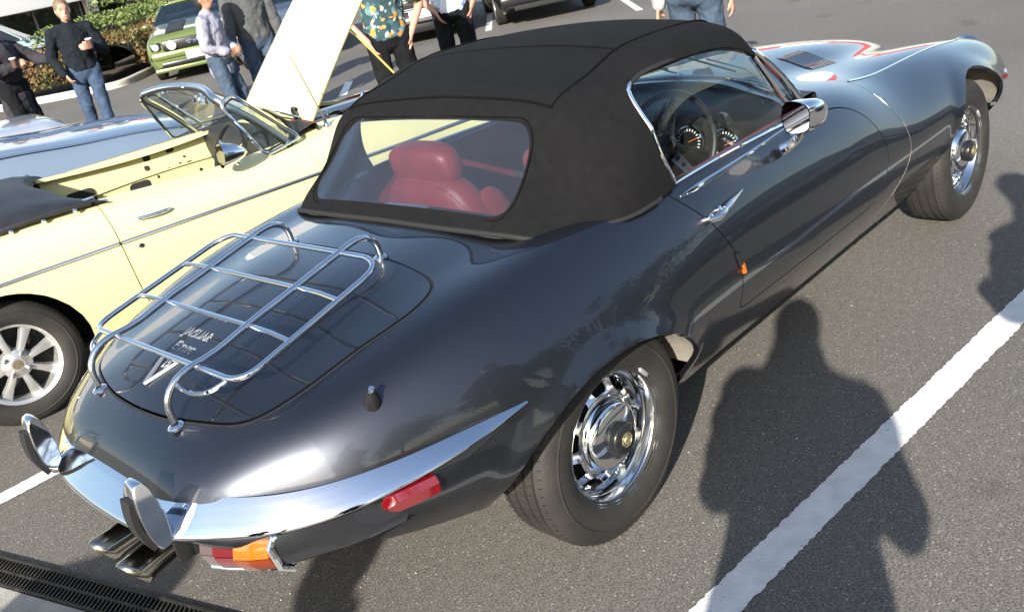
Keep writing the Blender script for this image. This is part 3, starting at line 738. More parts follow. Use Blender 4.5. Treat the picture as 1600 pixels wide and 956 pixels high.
# number plate recess / bracket and exhaust
nb_ = MB(); nb_.box((-1.01, 0, .50), (.02, .50, .12)); nb_.build('number_plate_panel', MATTE, et)
bk = MB(); bk.box((-1.035, -.235, .475), (.05, .02, .085), None, .004); bk.box((-1.0, -.19, .51), (.012, .11, .05), None, .003); bk.box((-.96, -.24, .505), (.14, .025, .02)); bk.build('plate_bracket', BLACK, et)
EXH = mat('exhaust_steel', (.40, .37, .31), .16, 1.)
for y in (.085, -.075):
    pts = [(-.75, y*.6, .40), (-.9, y*.8, .402), (-1.02, y, .40), (-1.135, y*1.12, .388)]
    P_ = curve(pts, 20); e_ = MB()
    e_.tube(P_, np.interp(np.arange(20), [0, 10, 12, 19], [.030, .030, .041, .043]), 24, caps=False)
    V_ = np.concatenate(e_.v); e_.v = [np.stack([V_[:, 0]-.5*np.where(V_[:, 0] < -1.1, (V_[:, 2]-.39), 0), V_[:, 1], V_[:, 2]], 1)]
    o_ = e_.build('exhaust_pipe', EXH, et); so_ = o_.modifiers.new('s', 'SOLIDIFY'); so_.thickness = .003; so_.offset = -1
    i_ = MB(); i_.tube(P_[6:18], .036, 20, caps=True); i_.build('exhaust_bore', MATTE, et)
# aerial base on the right haunch
ab = np.array([-.655, -.628, top_z(-.655, .628)]); an = np.array([-.12, -.42, .9])
MB().lathe([(.022, -.012), (.021, .006), (.017, .018), (.010, .034), (.0075, .040)], 20, ab, an).build('aerial_base', BLACK, et)
MB().lathe([(.0078, .040), (.0085, .044), (.007, .049), (.001, .051)], 14, ab, an).build('aerial_tip', CHROME, et)
# ---- luggage rack
rk = empty('luggage_rack'); rk.parent = et
def rkz(x): return .973+(x+.375)*(.103/.466)
fr = rounded([(-.372, -.40), (-.372, .40), (-.848, .41), (-.848, -.41)], .075, 8)
RT = .0080
MB().tube([(p[0], p[1], rkz(p[0])-.010*smooth01(.30, .42, abs(p[1]))) for p in fr], RT, 12, closed=True).build('rack_frame', CHROME, rk)
for s_ in (-1, 1):
    pts = [(-.250, s_*.224, .912), (-.251, s_*.224, .935), (-.262, s_*.224, .966), (-.290, s_*.224, .984), (-.330, s_*.224, .986)]+[(x, s_*.225, rkz(x)+.004) for x in (-.38, -.45, -.55, -.7, -.82)]+[(-.885, s_*.226, .872), (-.925, s_*.225, .850), (-.946, s_*.222, .815), (-.945, s_*.220, .768)]
    MB().tube(curve(pts, 90), .0090, 12).build('rack_rail', CHROME, rk)
    for x, y, z in ((-.250, .224, top_z(-.25, .224)+.002), (-.945, .220, top_z(-.945, .22)+.002)):
        MB().lathe([(.021, 0), (.021, .005), (.017, .009), (.010, .011)], 20, (x, s_*y, z), (-.18 if x < -.5 else -.08, 0, 1)).build('rack_foot', CHROME, rk)
    MB().tube(curve([(-.848, s_*.352, rkz(-.848)-.012), (-.880, s_*.335, .845), (-.905, s_*.29, .838), (-.912, s_*.232, .850)], 16), .0062, 8).build('rack_brace', CHROME, rk)
for x in (-.530, -.690):
    MB().tube([(x, y, rkz(x)-.010*smooth01(.30, .42, abs(y))) for y in np.linspace(-.402, .402, 12)], .0072, 10).build('rack_crossbar', CHROME, rk)
# ---- boot lettering
BADGE = mat('badge_silver', (.46, .47, .49), .34, .7)
def deck_M(x, y, rz=0):
    e = .01; dx = (top_z(x+e, y)-top_z(x-e, y))/(2*e); up = np.array([1, 0, dx]); up /= np.linalg.norm(up)
    right = np.array([0, -1., 0]); n = np.cross(right, up); A = np.array([right, up, n]).T
    return M4(A, (x, y, top_z(x, y)+.0035))
text_mesh('badge_lettering', 'JAGUAR', .043, .0005, BADGE, deck_M(-.712, .035)@Matrix.Diagonal((.86, 1.05, 1, 1)), bootlid, bevel=.0004)
text_mesh('badge_lettering', 'E', .050, .0005, BADGE, deck_M(-.765, .068), bootlid, bevel=.0004)
text_mesh('badge_lettering', 'TYPE', .034, .0005, BADGE, deck_M(-.768, .012)@Matrix.Diagonal((.95, 1., 1, 1)), bootlid, bevel=.0004)
vb = MB(); Mv = np.array(deck_M(-.852, .02))
for a, b in (((-.042, .045), (0, -.048)), ((0, -.048), (.042, .045))):
    a, b = np.array(a), np.array(b); d = b-a; L = np.linalg.norm(d); n = np.array([-d[1], d[0]])/L*.0055
    V = [(*(a+n), 0), (*(a-n), 0), (*(b-n), 0), (*(b+n), 0), (*(a+n*.5), .006), (*(a-n*.5), .006), (*(b-n*.5), .006), (*(b+n*.5), .006)]
    V = np.array(V)@Mv[:3, :3].T+Mv[:3, 3]; vb.add(V, [(4, 5, 6, 7), (0, 1, 5, 4), (1, 2, 6, 5), (2, 3, 7, 6), (3, 0, 4, 7)])
vb.build('v_badge', BADGE, bootlid, smooth=False)
text_mesh('badge_lettering', '12', .036, .0005, BADGE, deck_M(-.828, .02)@Matrix.Diagonal((.9, 1., 1, 1)), bootlid, bevel=.001)
# ---- wheels
DISC_FLIP = False
def tyre_mesh(rr, wd, rim, name, parent, c, m=RUBBER):
    h = wd/2
    prof = [(rim*.985, -h*.78), (rim*1.03, -h*.90), (rim+.35*(rr-rim), -h*1.02), (rim+.62*(rr-rim), -h*1.0), (rr-.022, -h*.93), (rr-.008, -h*.80)]
    gw = .0045
    for g in (-.55, -.2, .2, .55):
        prof += [(rr-.001, h*(g)-gw-.001), (rr-.008, h*g-gw), (rr-.008, h*g+gw), (rr, h*g+gw+.001)]
    prof += [(rr-.008, h*.80), (rr-.022, h*.93), (rim+.62*(rr-rim), h*1.0), (rim+.35*(rr-rim), h*1.02), (rim*1.03, h*.90), (rim*.985, h*.78)]
    t = MB(); t.lathe(prof, 72, c, (0, -1, 0)); o = t.build(name, m, parent, angle=38)
    sp = MB()
    for k in range(76):
        a = 2*math.pi*k/76
        for g0, sk in ((-.375, .012), (0., -.012), (.375, .012), (.70, -.012), (-.70, .012)):
            q = np.array(c)+np.array([(rr-(.0008 if abs(g0) < .6 else .0045))*math.cos(a+sk*2), h*g0, (rr-(.0008 if abs(g0) < .6 else .0045))*math.sin(a+sk*2)])
            sp.box(q, (.0022, h*.22, .0022), roty(-a+math.pi/2)@rotz(.35 if sk > 0 else -.35))
    tag(sp.build('tread_sipes', MATTE, o, smooth=False, fix=False), kind='stuff')
    for s_ in (-1,):
        MB().lathe([(rim+.56*(rr-rim), h*1.008), (rim+.60*(rr-rim), h*1.03), (rim+.64*(rr-rim), h*1.004)], 64, c, (0, -1, 0)).build('sidewall_rib', m, o)
    return o
def car_wheel(parent, x, y, s_, rr=.322, steer=0.):
    """chrome slotted steel wheel; s_ = -1 faces -y"""
    wh = empty('wheel', (x, y, rr)); wh.parent = parent; wh.rotation_euler.z = (0 if s_ < 0 else math.pi)+steer
    tyre_mesh(rr, .200, .192, 'tyre', wh, (0, 0, 0))
    ax = (0, -1, 0)
    MB().lathe([(.1935, .086), (.203, .092), (.2055, .088), (.2045, .083), (.196, .080), (.189, .070), (.186, .050), (.183, .045), (.176, .044), (.172, .030), (.168, .008), (.166, -.02)], 64, (0, 0, 0), ax).build('rim', WCHROME, wh, angle=50)
    # slotted disc
    ns = 10; na, nr = ns*26, 22; rs = np.linspace(.098, .176, nr); hs = np.interp(rs, [.098, .112, .120, .160, .176], [.050, .050, .047, .020, .012])
    A = np.linspace(0, 2*math.pi, na, endpoint=False); V = np.array([(r_*math.cos(a), -h, r_*math.sin(a)) for r_, h in zip(rs, hs) for a in A])
    F = [(i*na+k, i*na+(k+1) % na, (i+1)*na+(k+1) % na, (i+1)*na+k) for i in range(nr-1) for k in range(na)]
    rr_ = np.hypot(V[:, 0], V[:, 2]); aa = np.arctan2(V[:, 2], V[:, 0]); am = ((aa % (2*math.pi/ns))-math.pi/ns)*.140
    qx = np.abs(am)-(.0275-.008)*(rr_/.140); qy = np.abs(rr_-.1405)-(.0165-.008); f_ = np.hypot(np.maximum(qx, 0), np.maximum(qy, 0))+np.minimum(np.maximum(qx, qy), 0)-.008
    panel('slotted_disc', *clip(V, F, f_), WCHROME, wh, -.012 if DISC_FLIP else .012)
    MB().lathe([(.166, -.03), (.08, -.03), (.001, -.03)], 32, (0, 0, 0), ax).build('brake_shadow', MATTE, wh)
    MB().lathe([(.114, .049), (.113, .054), (.108, .058), (.104, .064), (.101, .074), (.096, .079), (.088, .083), (.070, .088), (.050, .091), (.03, .092)], 56, (0, 0, 0), ax).build('hub_cap', CHROME, wh, angle=50)
    MB().lathe([(.049, .088), (.049, .112), (.046, .117), (.040, .120), (.001, .121)], 40, (0, 0, 0), ax).build('centre_cap', mat('cap_black', (.014, .014, .015), .22, coat=.6), wh)
    GOLD = mat('badge_gold', (.45, .40, .22), .35, .7, var=.5, vscale=120)
    b_ = MB(); b_.lathe([(.0215, .1205), (.0215, .1232), (.0185, .1236), (.0175, .1222)], 28, (0, 0, 0), ax); b_.lathe([(.0135, .1215), (.012, .1245), (.006, .125), (.001, .1245)], 9, (0, 0, 0), ax)
    for k in range(8):
        a = k*math.pi/4; b_.ell((.0145*math.cos(a), -.1232, .0145*math.sin(a)), (.0028, .0012, .0028), 8)
    b_.build('cap_badge', GOLD, wh)
    MB().tube([(.17*math.cos(.5), -.055, .17*math.sin(.5)), (.163*math.cos(.5), -.085, .163*math.sin(.5))], .0035, 8).build('valve', BLACK, wh)
    bw = MB(); a = .72; bw.box((.2005*math.cos(a), -.090, .2005*math.sin(a)), (.012, .012, .045), roty(-a), .003); bw.build('balance_weight', mat('lead', (.5, .5, .48), .5, .6), wh)
    return wh
car_wheel(et, 0, -.673, -1); car_wheel(et, 0, .673, 1)
car_wheel(et, 2.667, -.692, -1, steer=R(0)); car_wheel(et, 2.667, .692, 1)
# ---- cabin
cb = MB(); cb.box((.62, 0, .30), (1.3, 1.3, .02)); cb.build('cabin_floor', mat('carpet', (.05, .012, .012), .95), et)
bh = MB(); gr = [[(.18-.10*(abs(y)/.6)**2, y, z) for y in np.linspace(-.62, .62, 12)] for z in (.3, .6, .80, .872)]; bh.grid(gr); bh.grid([[(.05, y, .875), (.20, y, .862)] for y in np.linspace(-.55, .55, 6)]); bh.build('rear_bulkhead_trim', REDL, et)
for s_ in (-1, 1):
    dt = MB(); dt.grid([[(x, s_*(.655-.02*(z < .6)), z) for x in np.linspace(.3, 1.35, 8)] for z in (.32, .6, .84, .885)]); dt.grid([[(x, s_*y, .888) for x in np.linspace(.3, 1.35, 8)] for y in (.655, .69)]); dt.build('door_trim', REDL if s_ > 0 else REDL, et)
def soft_block(mb, c, size, rot=None, p=3.2, n=20):
    V = []; F = []; m_ = n//2
    for i in range(m_+1):
        t = math.pi*i/m_-math.pi/2
        for k in range(n):
            a = 2*math.pi*k/n
            f = lambda q: math.copysign(abs(q)**(2/p), q)
            V.append((f(math.cos(t))*f(math.cos(a))*size[0]/2, f(math.cos(t))*f(math.sin(a))*size[1]/2, f(math.sin(t))*size[2]/2))
    for i in range(m_):
        for k in range(n): F.append((i*n+k, i*n+(k+1) % n, (i+1)*n+(k+1) % n, (i+1)*n+k))
    V = np.array(V)
    if rot is not None: V = V@np.asarray(rot).T
    mb.add(V+np.array(c), F); return mb
for s_ in (-1, 1):
    st = empty('seat'); st.parent = et; ty = .30 if s_ > 0 else -.335; ox = 0. if s_ > 0 else .05
    soft_block(MB(), (.455+ox, ty, .635), (.19, .50, .60), roty(-.24), 2.9, 28).build('backrest', REDL, st)
    soft_block(MB(), (.74+ox, ty, .42), (.52, .47, .17), roty(-.10)).build('cushion', REDL, st)
    soft_block(MB(), (.405+ox, ty, .948), (.12, .33, .165), roty(-.20), 3.4, 28).build('head_restraint', REDL, st)
    MB().tube([(.43+ox, ty-.06, .86), (.41+ox, ty-.06, .92)], .006, 8).build('head_restraint_post', CHROME, st)
    Mr = roty(-.20)
    MB().tube([np.array([.405+ox, ty, .948])+Mr@np.array([-.022, .158*math.copysign(abs(math.cos(a))**.6, math.cos(a)), .078*math.copysign(abs(math.sin(a))**.6, math.sin(a))]) for a in np.linspace(0, 2*math.pi, 41)[:-1]], .0045, 6, closed=True).build('head_restraint_piping', REDL, st)
    Mr = roty(-.24)
    MB().tube([np.array([.455+ox, ty, .635])+Mr@np.array([-.045, .236*math.copysign(abs(math.cos(a))**.7, math.cos(a)), .284*math.copysign(abs(math.sin(a))**.7, math.sin(a))]) for a in np.linspace(0, 2*math.pi, 61)[:-1]], .005, 6, closed=True).build('backrest_piping', REDL, st)
    for q in (-1, 1):
        soft_block(MB(), (.52+ox, ty+q*.205, .62), (.19, .09, .46), roty(-.24), 2.6).build('side_bolster', REDL, st)
# dash, instruments, wheel
da = MB(); pr = rounded([(1.28, .60), (1.30, .80), (1.27, .868), (1.31, .895), (1.50, .915), (1.60, .915), (1.60, .60)], .03, 4)
da.grid([[(p[0]-.10*(abs(y)/.65)**2, y, p[1]) for p in pr] for y in np.linspace(-.66, .66, 17)]); da.build('dashboard', DASH, et)
WHITE = mat('dial_white', (.75, .75, .72), .5); ORNG = mat('needle_orange', (.8, .18, .03), .5)
for y, r_ in ((-.255, .062), (-.43, .062), (-.10, .030), (.0, .030), (.10, .030), (.20, .03)):
    z = .785 if r_ > .05 else .80; x = 1.272-.10*(abs(y)/.65)**2
    gm = empty('gauge'); gm.parent = et
    MB().lathe([(r_, .0), (r_, .012), (r_*.94, .016), (r_*.9, .012)], 28, (x, y, z), (-1, 0, .12)).build('gauge_bezel', CHROME, gm)
    MB().lathe([(r_*.92, .008), (.001, .008)], 28, (x, y, z), (-1, 0, .12)).build('gauge_face', BLACK, gm)
    tk = MB(); Mx = frame_to((-1, 0, .12))
    for k in range(18 if r_ > .05 else 8):
        a = R(-40)+R(260)*k/(17 if r_ > .05 else 7); p0 = np.array([x, y, z])+Mx@np.array([r_*.74*math.cos(a), r_*.74*math.sin(a), .0095])
        tk.box(p0, (.002, .004, .009) if r_ > .05 else (.002, .002, .005), Mx@rotz(a)@roty(math.pi/2))
    tk.build('gauge_ticks', WHITE, gm)
    MB().tube([np.array([x, y, z])+Mx@np.array([0, 0, .011]), np.array([x, y, z])+Mx@np.array([r_*.6, r_*.25, .011])], .0016, 5).build('gauge_needle', ORNG if r_ > .05 else WHITE, gm)
sw = empty('steering_wheel'); sw.parent = et
wc = np.array([1.02, -.315, .835]); wa = np.array([-.90, 0, .42]); wa /= np.linalg.norm(wa); Mw = frame_to(wa)
MB().tube([wc+Mw@np.array([.195*math.cos(a), .195*math.sin(a), 0]) for a in np.linspace(0, 2*math.pi, 49)[:-1]], .0125, 10, closed=True).build('wheel_rim', mat('wheel_leather', (.02, .02, .022), .4), sw)
for a in (math.pi/2, math.pi*7/6+.1, -math.pi/6-.1):
    d = np.array([math.cos(a), math.sin(a), 0]); n_ = np.array([-math.sin(a), math.cos(a), 0]); 
    V = [wc+Mw@(d*q+n_*w_+np.array([0, 0, h])) for h in (-.002, .002) for q, w_ in ((.03, -.022), (.19, -.012), (.19, .012), (.03, .022))]
    MB().add(V, [(0, 1, 2, 3), (4, 5, 6, 7), (0, 1, 5, 4), (1, 2, 6, 5), (2, 3, 7, 6), (3, 0, 4, 7)]).build('wheel_spoke', mat('alloy', (.75, .75, .74), .22, 1.), sw, smooth=False)
    hl = MB()
    for q in (.065, .10, .135, .165): hl.lathe([(.0085, .003), (.001, .0031)], 14, wc+Mw@(d*q), wa)
    hl.build('spoke_hole', MATTE, sw)
MB().lathe([(.048, 0), (.046, .02), (.03, .03), (.001, .032)], 24, wc, wa).build('horn_boss', BLACK, sw)
MB().tube([wc, wc-wa*.3], .025, 10).build('steering_column', BLACK, sw)
MB().box((1.17, .02, 1.128), (.014, .19, .055), roty(.2), .006).build('interior_mirror', BLACK, et)
# ------------------------------------------------------------------ generic lofted bodies for the other cars
class Body:
    VP = np.array([0, .22, .48, .70, 1.0, 1.22, 1.40])
    def __init__(s, ST, nu=70, nv=18):
        s.c = np.array([[q[0], 0, q[1]]+[c for p in q[2:] for c in p] for q in ST])
        s.t = np.r_[0, np.cumsum(np.hypot(np.diff(s.c[:, 0]), .5*np.diff(s.c[:, 9])))]
        s.ev = ncs(s.t, s.c); s.tt = np.unique(np.r_[np.linspace(0, s.t[-1], nu), s.t]); s.sx = s.ev(s.tt); s.nv = nv
        s.G = np.array([[(r[0], p[0], p[1]) for p in s.sec(r, nv)] for r in s.sx]); a, b = s.G.shape[:2]
        s.V = s.G.reshape(-1, 3); s.F = [(i*b+j, (i+1)*b+j, (i+1)*b+j+1, i*b+j+1) for i in range(a-1) for j in range(b-1)]
    def sec(s, row, nv):
        cy = row[1::2][:7]; cz = row[2::2][:7]; t = np.r_[-s.VP[:0:-1], s.VP]
        return ncs(t, np.stack([np.r_[-cy[:0:-1], cy], np.r_[cz[:0:-1], cz]], 1))(np.linspace(-s.VP[-1], s.VP[-1], 2*nv+1))
    def at(s, x): return s.sec(s.ev([np.interp(x, s.sx[:, 0], s.tt)])[0], 60)[60:]
    def top(s, x, y):
        q = s.at(x); k = np.argmax(q[:, 0]); return float(np.interp(abs(y), q[:k+1, 0], q[:k+1, 1]))
    def side(s, x, z):
        q = s.at(x); a = q[np.argmax(q[:, 0] > .4):]; i = np.where((a[:-1, 1]-z)*(a[1:, 1]-z) <= 0)[0]
        if len(i) == 0: return float(a[np.argmin(abs(a[:, 1]-z)), 0])
        i = i[0]; return float(a[i, 0]+(z-a[i, 1])/(a[i+1, 1]-a[i, 1]+1e-9)*(a[i+1, 0]-a[i, 0]))
    def ends(s, parent, m, names=('tail_panel', 'nose_panel')):
        for k, nm in ((0, names[0]), (-1, names[1])):
            MB().add(s.G[k], [tuple(range(len(s.G[k])))]).build(nm, m, parent, smooth=False)
def cut_arch(VF, xc, r, zc=.31):
    return cl(VF, lambda x, y, z, ys: np.where(y > .35, np.hypot(x-xc, z-zc)-r, 1.))
def plain_wheel(parent, x, y, s_, rr, wd, spokes, m, rim=None, kind='alloy'):
    wh = empty('wheel', (x, y, rr)); wh.parent = parent; wh.rotation_euler.z = 0 if s_ < 0 else math.pi
    rim = rim or rr*.62; h = wd/2; ax = (0, -1, 0)
    tyre_mesh(rr, wd, rim, 'tyre', wh, (0, 0, 0))
    MB().lathe([(rim*.99, h*.80), (rim*1.03, h*.90), (rim*1.02, h*.84), (rim*.95, h*.74), (rim*.92, h*.2), (rim*.9, -h*.4)], 40, (0, 0, 0), ax).build('rim', m, wh, angle=50)
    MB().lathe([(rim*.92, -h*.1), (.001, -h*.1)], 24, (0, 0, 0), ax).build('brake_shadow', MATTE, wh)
    for k in range(spokes):
        a = 2*math.pi*k/spokes+.2; d = np.array([math.cos(a), 0, math.sin(a)]); n_ = np.array([-math.sin(a), 0, math.cos(a)]); gr = []
        for q, wq, hq in ((.16, .20, .62), (.35, .18, .72), (.62, .21, .66), (.88, .29, .56), (.98, .36, .50)):
            b_ = d*q*rim; ww = wq*rim
            gr.append([b_+n_*ww*.5+np.array([0, -h*(hq-.35), 0]), b_+n_*ww*.38+np.array([0, -h*(hq-.05), 0]), b_+np.array([0, -h*hq, 0]), b_-n_*ww*.38+np.array([0, -h*(hq-.05), 0]), b_-n_*ww*.5+np.array([0, -h*(hq-.35), 0])])
        MB().grid(gr).build('spoke', m, wh, angle=60)
    MB().lathe([(rim*.40, h*.3), (rim*.36, h*.66), (rim*.30, h*.72), (rim*.18, h*.74), (rim*.16, h*.80), (.001, h*.82)], 28, (0, 0, 0), ax).build('hub', m, wh, angle=50)
    if kind == 'alloy':
        for k in range(4):
            a = math.pi/4+k*math.pi/2+.1; MB().lathe([(.012, h*.70), (.0115, h*.84), (.007, h*.87), (.001, h*.87)], 6, (rim*.29*math.cos(a), 0, rim*.29*math.sin(a)), ax).build('wheel_nut', CHROME2, wh, angle=30)
        MB().lathe([(rim*.125, h*.822), (rim*.12, h*.835), (rim*.001, h*.835)], 20, (0, 0, 0), ax).build('cap_badge', mat('cap_bronze', (.25, .2, .13), .4, .5, var=.4, vscale=90), wh)
    return wh
# ------------------------------------------------------------------ pale yellow roadster
YEL = mat('pale_yellow_paint', (.80, .73, .36), .35, 0, coat=.8, coat_rough=.03)
VINYL = mat('black_vinyl', (.022, .022, .024), .5, var=.25, vscale=9, bump=.25, bscale=120)
mg = empty('yellow_roadster', (-.60, 2.815, 0), R(-7), 'pale yellow open roadster with its bonnet raised beside the dark convertible', 'car')
MS = [
 (-.98, .62, (.2, .62), (.42, .61), (.56, .59), (.64, .54), (.62, .44), (.55, .38)),
 (-.92, .76, (.2, .76), (.46, .75), (.62, .73), (.70, .62), (.69, .44), (.62, .34)),
 (-.70, .825, (.22, .825), (.48, .82), (.645, .805), (.735, .67), (.73, .44), (.66, .31)),
 (-.35, .862, (.22, .862), (.48, .858), (.65, .845), (.758, .68), (.755, .44), (.68, .27)),
 (.0, .880, (.22, .88), (.48, .876), (.655, .862), (.762, .685), (.76, .43), (.69, .24)),
 (.5, .885, (.22, .885), (.48, .868), (.658, .848), (.762, .68), (.757, .42), (.69, .215)),
 (1.0, .855, (.22, .855), (.48, .840), (.655, .816), (.762, .672), (.757, .42), (.69, .215)),
 (1.5, .870, (.22, .867), (.48, .845), (.648, .816), (.760, .668), (.755, .42), (.69, .215)),
 (1.85, .905, (.22, .90), (.46, .868), (.632, .835), (.758, .662), (.752, .43), (.69, .23)),
 (2.3, .862, (.22, .857), (.45, .83), (.622, .815), (.752, .65), (.745, .43), (.69, .25)),
 (2.7, .80, (.22, .795), (.44, .775), (.61, .775), (.735, .63), (.725, .43), (.67, .28)),
 (2.98, .69, (.2, .69), (.42, .685), (.575, .69), (.69, .59), (.68, .43), (.62, .31)),
 (3.06, .56, (.18, .56), (.38, .56), (.52, .56), (.62, .52), (.6, .43), (.54, .35)),
]
mb = Body(MS, 90, 24)
mfull = (mb.V, mb.F)
mna = cut_arch(cut_arch(mfull, 0, .345, .29), 2.312, .34, .29)
MOP = rounded([(.32, -.56), (1.72, -.55), (1.72, .55), (.32, .56)], .12, 6)
MOP = np.array([(x, y) for x, y in MOP])
def mop(x, y, z, ys): return np.where(z > .7, sdf(MOP, x, ys), 1.)
MDOOR = np.r_[[(.575, .93), (.578, .80)], curve([(.585, .74), (.592, .6), (.605, .45), (.63, .33), (.68, .262), (.76, .245)], 14), [(1.5, .245)], curve([(1.60, .26), (1.67, .34), (1.70, .5), (1.695, .66), (1.665, .76), (1.60, .93)], 14)]
def mdoor(x, y, z, ys): return np.where(y > .4, sdf(MDOOR, x, z), 1.)
MBON = rounded([(1.80, -.475), (2.93, -.43), (2.93, .43), (1.80, .475)], .07, 6)
def mbon(x, y, z, ys): return np.where(z > .6, sdf(MBON, x, ys), 1.)
mbody = cl(cl(cl(mna, lambda x, y, z, ys: mdoor(x, y, z, ys)-.0028), mop), mbon)
panel('body_shell', *mbody, YEL, mg, .02)
md = cl(cl(mfull, lambda x, y, z, ys: -mdoor(x, y, z, ys)-.0028), mop)
for s_ in (-1, 1):
    d_ = panel('door', *cl(md, lambda x, y, z, ys: ys*s_), YEL, mg, .02)
    # inner door pressing, bare metal painted yellow with access holes
    yi = .605
    gr = [[(x, s_*(yi-.012*math.exp(-((z-.70)/.05)**2)), z) for x in np.linspace(.60, 1.68, 22)] for z in np.linspace(.26, .842 if s_ > 0 else .800, 14)]
    inn = MB().grid(gr).build('inner_panel', YEL, mg)
    MB().grid([[(x, s_*y, (.845 if s_ > 0 else .803)-.012*(y > .64)) for y in (.605, .62, .66)] for x in np.linspace(.60, 1.68, 12)]).build('door_top_rail', YEL, mg)
    for (hx, hz, hw, hh, rr_) in ((.785, .665, .17, .12, .035), (1.13, .630, .13, .075, .03), (1.22, .785, .045, .035, .012), (1.37, .795, .05, .035, .012), (1.44, .73, .014, .014, .006), (1.40, .70, .012, .012, .005), (1.20, .73, .03, .03, .01), (1.33, .69, .012, .012, .005), (1.46, .69, .03, .012, .005), (1.52, .62, .02, .02, .009), (1.38, .60, .03, .03, .014), (1.43, .57, .014, .014, .006), (1.48, .55, .012, .012, .005), (1.25, .66, .012, .02, .005), (.70, .50, .02, .02, .008), (.72, .62, .016, .016, .007)):
        pl = rounded([(hx-hw/2, hz-hh/2), (hx+hw/2, hz-hh/2), (hx+hw/2, hz+hh/2), (hx-hw/2, hz+hh/2)], rr_, 3)
        MB().add([(p[0], s_*(yi-.0145*math.exp(-((p[1]-.70)/.05)**2)-.003), p[1]) for p in pl], [tuple(range(len(pl)))]).build('access_hole', mat('hole_dark', (.03, .03, .026), .9), mg, smooth=False)
    MB().tube([(x, s_*(.588), .655+.03*math.sin((x-.6)*2.2)) for x in np.linspace(.66, 1.60, 16)], .004, 6).build('pressed_rib', YEL, mg)
    MB().tube([(x, s_*(mb.side(x, .678-.006*x)+.003), .678-.006*x) for x in np.linspace(-.85, .578, 20)], .0095, 8).build('side_moulding', CHROME2, mg)
    MB().tube([(x, s_*(mb.side(x, .678-.006*x)+.003), .678-.006*x) for x in np.linspace(.592, 1.688, 20)], .0095, 8).build('side_moulding', CHROME2, mg)
    MB().tube([(x, s_*(mb.side(x, .678-.006*x)+.003), .678-.006*x) for x in np.linspace(1.702, 2.9, 16)], .0095, 8).build('side_moulding', CHROME2, mg)
    def mp(x, z, o): return np.array([x, s_*(mb.side(x, z)+o), z])
    hd = MB(); hd.tube([mp(.70+.165*t, .752-.004*t, .012+.012*math.sin(math.pi*t)) for t in np.linspace(0, 1, 14)], [.009]*12+[.007, .004], 10); hd.build('door_handle', CHROME, mg)
    MB().lathe([(.012, -.004), (.012, .006), (.007, .008), (.001, .008)], 16, mp(.668, .632, 0), (0, s_, 0)).build('door_lock', CHROME, mg)
    # quarter light
    ql = empty('quarter_light'); ql.parent = mg
    q3 = [(1.30, s_*.615, 1.125), (1.38, s_*.60, 1.155), (1.655, s_*.655, .856), (1.44, s_*.668, .822)]
    qp = rounded(q3, .035, 4)
    MB().tube(qp, .0085, 8, closed=True).build('quarter_light_frame', CHROME, ql)
    MB().add(qp, [tuple(range(len(qp)))]).build('quarter_light_pane', GLASS, ql, smooth=False)
    MB().tube([(p[0], p[1]-s_*.004, p[2]) for p in (qp-np.mean(qp, 0))*.90+np.mean(qp, 0)], .005, 6, closed=True).build('quarter_light_seal', MATTE, ql)
    for k_, xr in ((0, .0), (1, 2.312)):
        plain_wheel(mg, xr, s_*.618, s_, .292, .165, 8, mat('bright_alloy', (.78, .78, .76), .34, .8), .183)
        wv = MB(); gr = [[(xr+.355*math.cos(t), s_*(.735-.32*q), .29+.355*math.sin(t)) for q in (0, .5, 1)] for t in np.linspace(.1, math.pi-.1, 16)]; wv.grid(gr); wv.build('wheel_well', UNDER, mg)
        MB().box((xr, s_*.42, .42), (.7, .01, .42)).build('inner_arch_panel', UNDER, mg)
# bullet mirror on right door
mr = empty('door_mirror'); mr.parent = mg
mc = np.array([1.185, -.735, .905])
MB().lathe([(.062, -.005), (.063, .0), (.060, .02), (.050, .06), (.034, .10), (.012, .13), (.001, .135)], 28, mc, (1, -.05, -.12)).build('mirror_shell', CHROME, mr)
MB().lathe([(.058, -.004), (.001, -.003)], 28, mc, (1, -.05, -.12)).build('mirror_glass', mat('mirror_glass', (.55, .57, .6), .02, 1.), mr)
MB().tube([(1.235, -.735, .868), (1.26, -.725, .845), (1.27, -.70, .838)], .012, 8).build('mirror_stalk', CHROME, mr)
# windscreen
def mws(u, v):
    base = np.array([1.79-.20*abs(v)**2.2, .645*v, .905-.062*abs(v)**2]); top = np.array([1.385-.09*abs(v)**2,        .585*v, 1.192-.045*abs(v)**3]); return base*(1-u)+top*u+np.array([.01, 0, .01])*math.sin(math.pi*u)
MB().grid([[mws(u, v) for v in np.linspace(-.97, .97, 21)] for u in np.linspace(.02, .98, 7)]).build('windscreen', GLASS, mg, angle=180)
fr_ = [mws(u, -1) for u in np.linspace(-.02, .88, 8)]+[mws(.97, -.96), mws(1, -.88)]+[mws(1, v) for v in np.linspace(-.7, .7, 15)]+[mws(1, .88), mws(.97, .96)]+[mws(u, 1) for u in np.linspace(.88, -.02, 8)]
MB().tube(fr_, .017, 10).build('windscreen_frame', mat('anodised_frame', (.66, .68, .70), .28, 1.), mg)
MB().tube([p+np.array([-.012, 0, -.012]) for p in fr_], .010, 6).build('windscreen_rubber', MATTE, mg)
MB().tube([mws(-.02, v) for v in np.linspace(-1, 1, 30)], .014, 8).build('windscreen_base_seal', MATTE, mg)
for v in (-.5, .5):
    MB().box(mws(.97, v)+[-.02, 0, -.02], (.03, .05, .015), None, .004).build('hood_clip', CHROME, mg)
MB().box((1.44, 0, 1.10), (.02, .17, .05), roty(.3), .006).build('interior_mirror', CHROME2, mg)
MB().tube([mws(0, 0)+[-.03, 0, 0], mws(1, 0)+[-.03, 0, 0]], .004, 6).build('mirror_rod', CHROME, mg)
